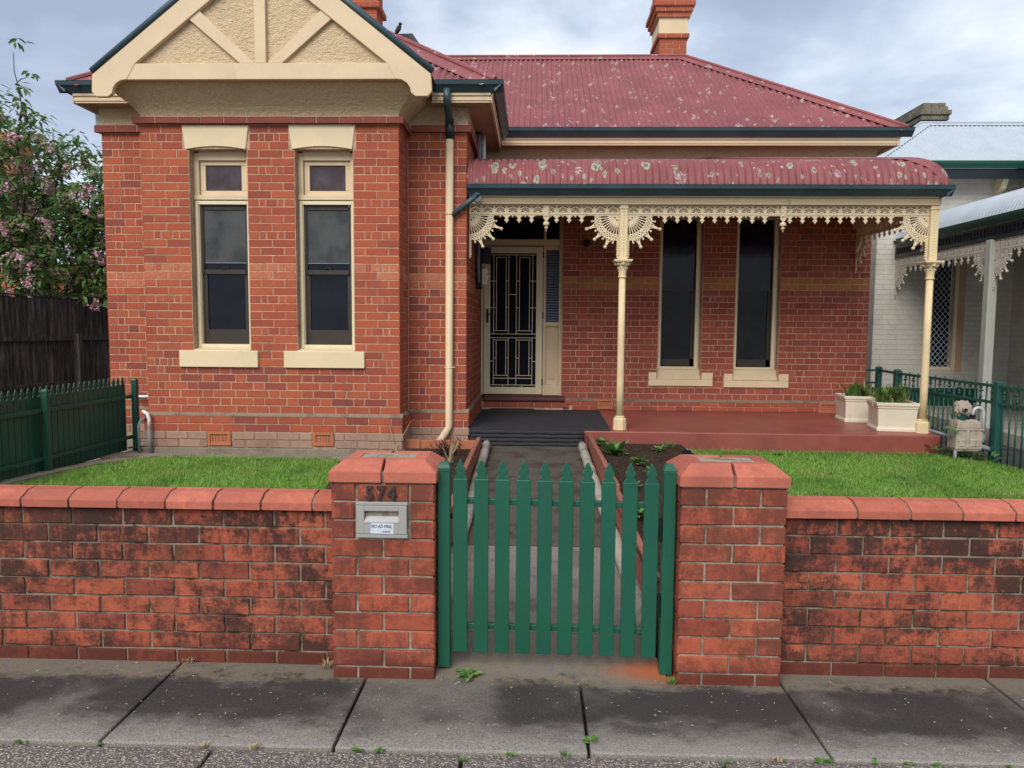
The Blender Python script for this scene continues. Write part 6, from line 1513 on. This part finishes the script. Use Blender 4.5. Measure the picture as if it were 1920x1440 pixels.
for s in (-1, 1):
    k = -40
    while k < 60:
        u = 6.70 + k * st_
        # diagonal from (u, .98) rising with slope s*1.25
        x0_, z0_, x1_, z1_ = u, .98, u + s * 1.97 / 1.2, 2.95
        lo, hi = 6.70, 7.07
        t0 = ((lo if s > 0 else hi) - x0_) / (x1_ - x0_); t1 = ((hi if s > 0 else lo) - x0_) / (x1_ - x0_); t0, t1 = max(0, t0), min(1, t1)
        if t1 > t0: q.tube([(x0_ + (x1_ - x0_) * t0, NW + .06, z0_ + (z1_ - z0_) * t0), (x0_ + (x1_ - x0_) * t1, NW + .06, z0_ + (z1_ - z0_) * t1)], .0055, 4, False)
        k += 1
tag(q.build('security_mesh', m_alarm, nh), kind='stuff')
# roof
ez, ey = 4.30, 12.2; q = slope_sheet('roof_iron', m_zinc, (5.35, ey, ez), (9.2, ey, ez), (9.2, ey + 1.35, ez + .95), (6.85, ey + 1.35, ez + .95), nh)
slope_sheet('roof_iron', m_zinc, (5.35, 19, ez), (5.35, ey, ez), (6.85, ey + 1.35, ez + .95), (6.85, 19, ez + .95), nh)
d1 = Vector((-1.5, -1.35, -.95)).normalized(); cap((6.85, ey + 1.35, ez + .95), (5.35, ey, ez), .15, UP, None, m_zinc, nh, 'hip_capping', dl=inplane((0, -.95, 1.35), d1), dr=inplane((-.95, 0, 1.5), d1)); cap((6.85, ey + 1.35, ez + .95), (9.2, ey + 1.35, ez + .95), .1, UP, None, m_zinc, nh, dl=(0, -.82, -.57), dr=(0, .82, -.57))
gutter(5.30, 7.86, ey + .02, ez - .10, 'gutter', nh, m_green); gutter_y(4, ey - .06, 7.95, ez - .10, -1, m_green, nh)
slope_sheet('roof_iron', m_zinc, (7.9, ey, ez), (7.9, 4, ez), (9.4, 4, ez + 1), (9.4, ey, ez + 1), nh)
q = MB(); q.box(5.42, 8.0, ey + .03, ey + .06, ez - .26, ez - .10); q.box(7.96, 8.0, 4, ey + .03, ez - .26, ez - .10); q.build('fascia', m_tealdark, nh); q = MB(); q.box(5.45, 8.1, ey + .061, NW, ez - .17, ez - .16); q.build('soffit', m_soffit, nh)
q = MB(); q.hexa([(7.60, NW - .20, 3.92), (7.69, NW - .20, 3.92), (7.69, NW, 3.80), (7.60, NW, 3.80), (7.60, NW - .28, 4.09), (7.69, NW - .28, 4.09), (7.69, NW, 4.09), (7.60, NW, 4.09)]); q.build('eave_bracket', m_cream_pale, nh)
# side verandah running towards the street
vp = [(6.00, 3.08), (6.05, 3.20), (6.14, 3.32), (6.30, 3.43), (6.6, 3.52), (7.2, 3.68), (8.02, 3.92)]; q = MB(); ny = int((NW - 4.0) / .076) * 5
for i in range(ny + 1):
    y = 4.0 + (NW - 4.0) * i / ny; o = .008 * math.cos(2 * math.pi * y / .076)
    for x, z in vp: q.v.append((x - o * .5, y, z + o))
nv = len(vp); q.f = [(i * nv + j, i * nv + nv + j, i * nv + nv + j + 1, i * nv + j + 1) for i in range(ny) for j in range(nv - 1)]; q.build('verandah_roof', m_zinc, nh, smooth=True)
gutter_y(4, NW - .25, 6.02, 2.99, -1, m_green, nh)
q = MB(); q.box(6.04, 6.10, 4, NW - .02, 2.80, 2.98); q.build('verandah_beam', m_tealdark, nh); q = MB()
for k in range(110): y = 4.2 + k * .076; q.box(6.02, 6.04, y, y + .03, 2.86, 2.95)
tag(q.build('dentil', m_black, nh), kind='stuff')
frieze_ = lambda y0, y1: frieze(y1 - y0, 'lace_frieze', (lambda u, v, d: (6.07 + d, y0 + u, 2.66 + v * 1.35)), nh, mod=.16)
for y0, y1 in ((4.4, 7.55), (7.67, 9.94), (10.06, NW - .02)):
    o = frieze_(y0, y1); o.data.materials.clear(); o.data.materials.append(m_iron_white)
for y, s in ((9.94, -1), (10.06, 1), (NW - .02, -1), (7.67, 1)):
    o = bracket(lambda u, v, d: (6.07 + d, y + s * u, 2.65 + v * 1.1), nh).build('lace_bracket', m_iron_white, nh); o['kind'] = 'stuff'
for y in (10.0, 7.61):
    q = MB(); q.box(6.01, 6.13, y - .06, y + .06, .30, 2.80); q.box(5.98, 6.16, y - .09, y + .09, .30, .62); q.build('verandah_post', m_grey_post, nh, bevel=.012)
q = MB(); q.box(5.95, 8.1, 4, NW, .1, .32); q.build('verandah_floor', m_conc_kerb, nh); q = MB(); q.box(5.75, 8.0, NW - .03, NW - .001, .32, .62); q.build('dark_dado', m_greendark, nh)
nc = thing('chimney', (7.7, 15.3, 4), None, None); nc.parent = nh; nc.location = Vector(ORG[nc.name]) - ORG[nh.name]
q = MB(); q.box(7.62, 8.02, 15.0, 16.2, 3.8, 5.62); q.build('stack', m_wbrick, nc)
for e_, za, zb in ((.03, 5.62, 5.70), (.07, 5.70, 5.80), (.10, 5.80, 5.90), (.05, 5.90, 5.98), (.02, 5.98, 6.05)):
    for k in range(3): q = MB(); xa = 7.62 - e_ + k * (.40 + 2 * e_) / 3; q.box(xa + .003, xa + (.40 + 2 * e_) / 3 - .003, 15 - e_, 16.2 + e_, za + .003, zb - R.uniform(0, .01)); q.build('corbel_stone', m_moss_stone, nc, bevel=.008)
# house behind the cherry tree
lh = thing('far_brick_house', (-17, 22, 0), 'red brick house glimpsed behind the cherry tree', 'house'); q = MB(); q.box(-24, -12.2, 20, 28, 0, 3.2); q.build('wall', brick_mat('far_brick', RED), lh)
q = MB(); q.hexa([(-24.4, 19.6, 3.2), (-11.8, 19.6, 3.2), (-11.8, 28.4, 3.2), (-24.4, 28.4, 3.2), (-20, 23.9, 5.2), (-16, 23.9, 5.2), (-16, 24.1, 5.2), (-20, 24.1, 5.2)]); q.build('roof', m_zinc, lh)
q = MB(); q.box(-14.4, -13.75, 19.2, 19.99, 0, 6.6); q.box(-14.46, -13.69, 19.14, 20.0, 6.1, 6.3); q.build('chimney', brick_mat('far_chimney_brick', [(0, (.40, .14, .07)), (1, (.46, .18, .09))]), lh)
q = MB(); q.box(-15.2, -14.3, 19.95, 20.05, 1.9, 3.0); q.build('window', m_cream, lh)

# ================================================================== CHERRY TREE, BIRD
ct = thing('cherry_tree', (-9.6, 14.2, .2), 'pink flowering cherry tree overhanging the black paling fence', 'tree')
base = Vector((-9.9, 14.3, .2)); BRN = MB(); tips = []
def grow(p, d, L, r, depth):
    n = 5; pts = [tuple(p)]; q_ = Vector(p); dd = Vector(d)
    for k in range(n):
        dd = (dd + Vector((R.gauss(0, .10), R.gauss(0, .10), R.gauss(.03, .06)))).normalized(); q_ = q_ + dd * (L / n); pts.append(tuple(q_))
        if depth >= 2: tips.append((q_.copy(), dd.copy(), depth))
    BRN.tube(pts, [r * (1 - .55 * k / n) for k in range(n + 1)], 7 if depth < 2 else 5, depth == 0)
    if depth < 4:
        for k in range(3 if depth else 5):
            a = R.uniform(0, 6.283); u = dd.orthogonal().normalized(); v = dd.cross(u); sp_ = R.uniform(.35, .85) if depth else R.uniform(.35, .75)
            nd = (dd * math.cos(sp_) + (u * math.cos(a) + v * math.sin(a)) * math.sin(sp_) + Vector((0, 0, .12))).normalized()
            j = R.randrange(2, n + 1) if k else n
            grow(Vector(pts[j]), nd, L * R.uniform(.62, .85), r * (.50 if depth else .55), depth + 1)
grow(base, Vector((.08, -.05, 1)), 1.75, .10, 0)
Ax = np.array([t_[0] for t_ in tips])
# steer the crown: keep tips inside the envelope seen over the fence, then thicken low towards the house
sel = [t_ for t_ in tips if t_[0].z < 6.3 and -12.5 < t_[0].x < -6.2]
extra = []
def crown_top(x):
    P_ = ((-12.5, 5.2), (-10.3, 5.9), (-9.6, 5.95), (-9.2, 5.75), (-8.75, 5.3), (-8.3, 5.2), (-7.95, 4.85), (-7.3, 4.4), (-6.6, 3.4))
    for (a, b_), (c, d_) in zip(P_, P_[1:]):
        if a <= x <= c: return b_ + (d_ - b_) * (x - a) / (c - a)
    return 3.4
for _ in range(3600):
    x = R.uniform(-11.6, -6.9); y = R.uniform(12.9, 15.2); z = R.uniform(1.95, 6.0)
    if z > crown_top(x * 13.3 / y) - .12: continue
    if mnoise.noise((x * 1.5, y * 1.5, z * 1.5)) < -.24 - .2 * (z < 3.2): continue
    if len(extra) > 1500: break
    extra.append((Vector((x, y, z)), Vector((R.gauss(0, 1), R.gauss(0, 1), R.uniform(0, 1))).normalized(), 4))
for x, y, z0_, z1_ in ((-9.35, 13.3, 3.6, 6.45), (-9.9, 13.2, 3.8, 5.95), (-10.25, 13.4, 3.6, 5.75), (-8.75, 13.4, 3.2, 5.15), (-8.2, 13.5, 3.0, 4.85), (-10.9, 13.5, 3.6, 5.6)):   # upright leading shoots
    n = 9; pts = [(x + .06 * math.sin(k * 1.3), y, z0_ + (z1_ - z0_) * k / n) for k in range(n + 1)]; BRN.tube(pts, [.020 * (1 - .7 * k / n) for k in range(n + 1)], 5)
    for k in range(2, n + 1):
        for _ in range(3 if k < n - 1 else 1): extra.append((Vector(pts[k]) + Vector((R.gauss(0, .13), R.gauss(0, .13), R.gauss(0, .08))), Vector((R.gauss(0, 1), R.gauss(0, 1), .3)).normalized(), 4))
BRN.build('branches', m_bark, ct, smooth=True)
allt = sel + extra
LV = []; BV = []
for (p, d, dep) in allt:
    for k in range(R.randrange(5, 10)):
        a = R.uniform(0, 6.283); q_ = R.uniform(0, .11); o = p + Vector((math.cos(a) * q_, math.sin(a) * q_, R.gauss(0, .05))); LV.append((o, a + R.gauss(0, .4), R.uniform(.11, .185), R.uniform(-1.0, .3)))
    pink = .42 if (p.x < -8.9 and 2.6 < p.z < 4.0) else .16
    if R.random() < pink:
        c = p + Vector((R.gauss(0, .07), R.gauss(0, .07) - .05, -.07)); big_ = R.random() < .35
        for k in range(R.randrange(10, 20) * (2 if big_ else 1)): BV.append(c + Vector((R.gauss(0, .06 if big_ else .04), R.gauss(0, .06 if big_ else .04), R.gauss(0, .05 if big_ else .035))))
m = len(LV); o = np.array([tuple(t_[0]) for t_ in LV]); a = np.array([t_[1] for t_ in LV]); Ls = np.array([t_[2] for t_ in LV]); ti = np.array([t_[3] for t_ in LV]); ro = NR.uniform(-.6, .6, m)
d = np.stack([np.cos(a) * np.cos(ti), np.sin(a) * np.cos(ti), np.sin(ti)], 1); s = np.stack([-np.sin(a), np.cos(a), np.zeros(m)], 1); up = np.cross(d, s); s = s * np.cos(ro)[:, None] + up * np.sin(ro)[:, None]; up = np.cross(d, s)
def pt(k, w_, dz_): return o + d * (Ls * k)[:, None] + s * (Ls * w_)[:, None] + up * (Ls * dz_)[:, None]
V = np.stack([pt(0, 0, 0), pt(.35, .21, .05), pt(.75, .15, -.02), pt(1.05, 0, -.12), pt(.75, -.15, -.02), pt(.35, -.21, .05), pt(.4, 0, -.02)], 1).reshape(-1, 3)
kk = np.arange(m)[:, None] * 7; lo = (kk + np.array([[0, 1, 6, 1, 2, 6, 2, 3, 6, 3, 4, 6, 4, 5, 6, 5, 0, 6]])).ravel()
tag(fast_mesh('foliage', V, 3, lo, m_leaf, ct, tuple(ORG[ct.name])), kind='stuff'); bpy.data.objects['foliage'].location = (0, 0, 0)
m = len(BV); o = np.array([tuple(t_) for t_ in BV]); q1 = NR.normal(size=(m, 3)); q1 /= np.linalg.norm(q1, axis=1)[:, None]; q2 = np.cross(q1, NR.normal(size=(m, 3))); q2 /= np.linalg.norm(q2, axis=1)[:, None]; q3 = np.cross(q1, q2); r = NR.uniform(.019, .034, m)[:, None]
V = np.stack([o + q1 * r, o + (q1 * .3 + q2 * .95) * r, o + (-q1 * .8 + q2 * .4 + q3 * .3) * r, o + (-q1 * .8 - q2 * .5 + q3 * .3) * r, o + (q1 * .3 - q2 * .95) * r, o - q3 * r * .3], 1).reshape(-1, 3); kk = np.arange(m)[:, None] * 6
tag(fast_mesh('blossom', V, 3, (kk + np.array([[0, 1, 5, 1, 2, 5, 2, 3, 5, 3, 4, 5, 4, 0, 5]])).ravel(), m_blossom, ct, tuple(ORG[ct.name])), kind='stuff'); bpy.data.objects['blossom'].location = (0, 0, 0)

bd = thing('bird', (-1.66, 9.02, 5.10), 'small dark bird perched on the hip capping near the chimney', 'bird')
q = MB(); q.tube([(-1.69, 9.02, 5.075), (-1.675, 9.02, 5.115), (-1.655, 9.02, 5.15), (-1.64, 9.02, 5.185), (-1.636, 9.02, 5.205)], [.010, .026, .030, .022, .012], 10); q.ball((-1.635, 9.02, 5.205), .021, 10, 6); q.tube([(-1.62, 9.02, 5.206), (-1.603, 9.02, 5.205)], [.006, .001], 6); q.tube([(-1.685, 9.02, 5.09), (-1.725, 9.02, 5.045)], [.012, .006], 6); q.tube([(-1.66, 9.015, 5.12), (-1.658, 9.015, 5.085)], .003, 4); q.build('body', m_feather, bd, smooth=True)
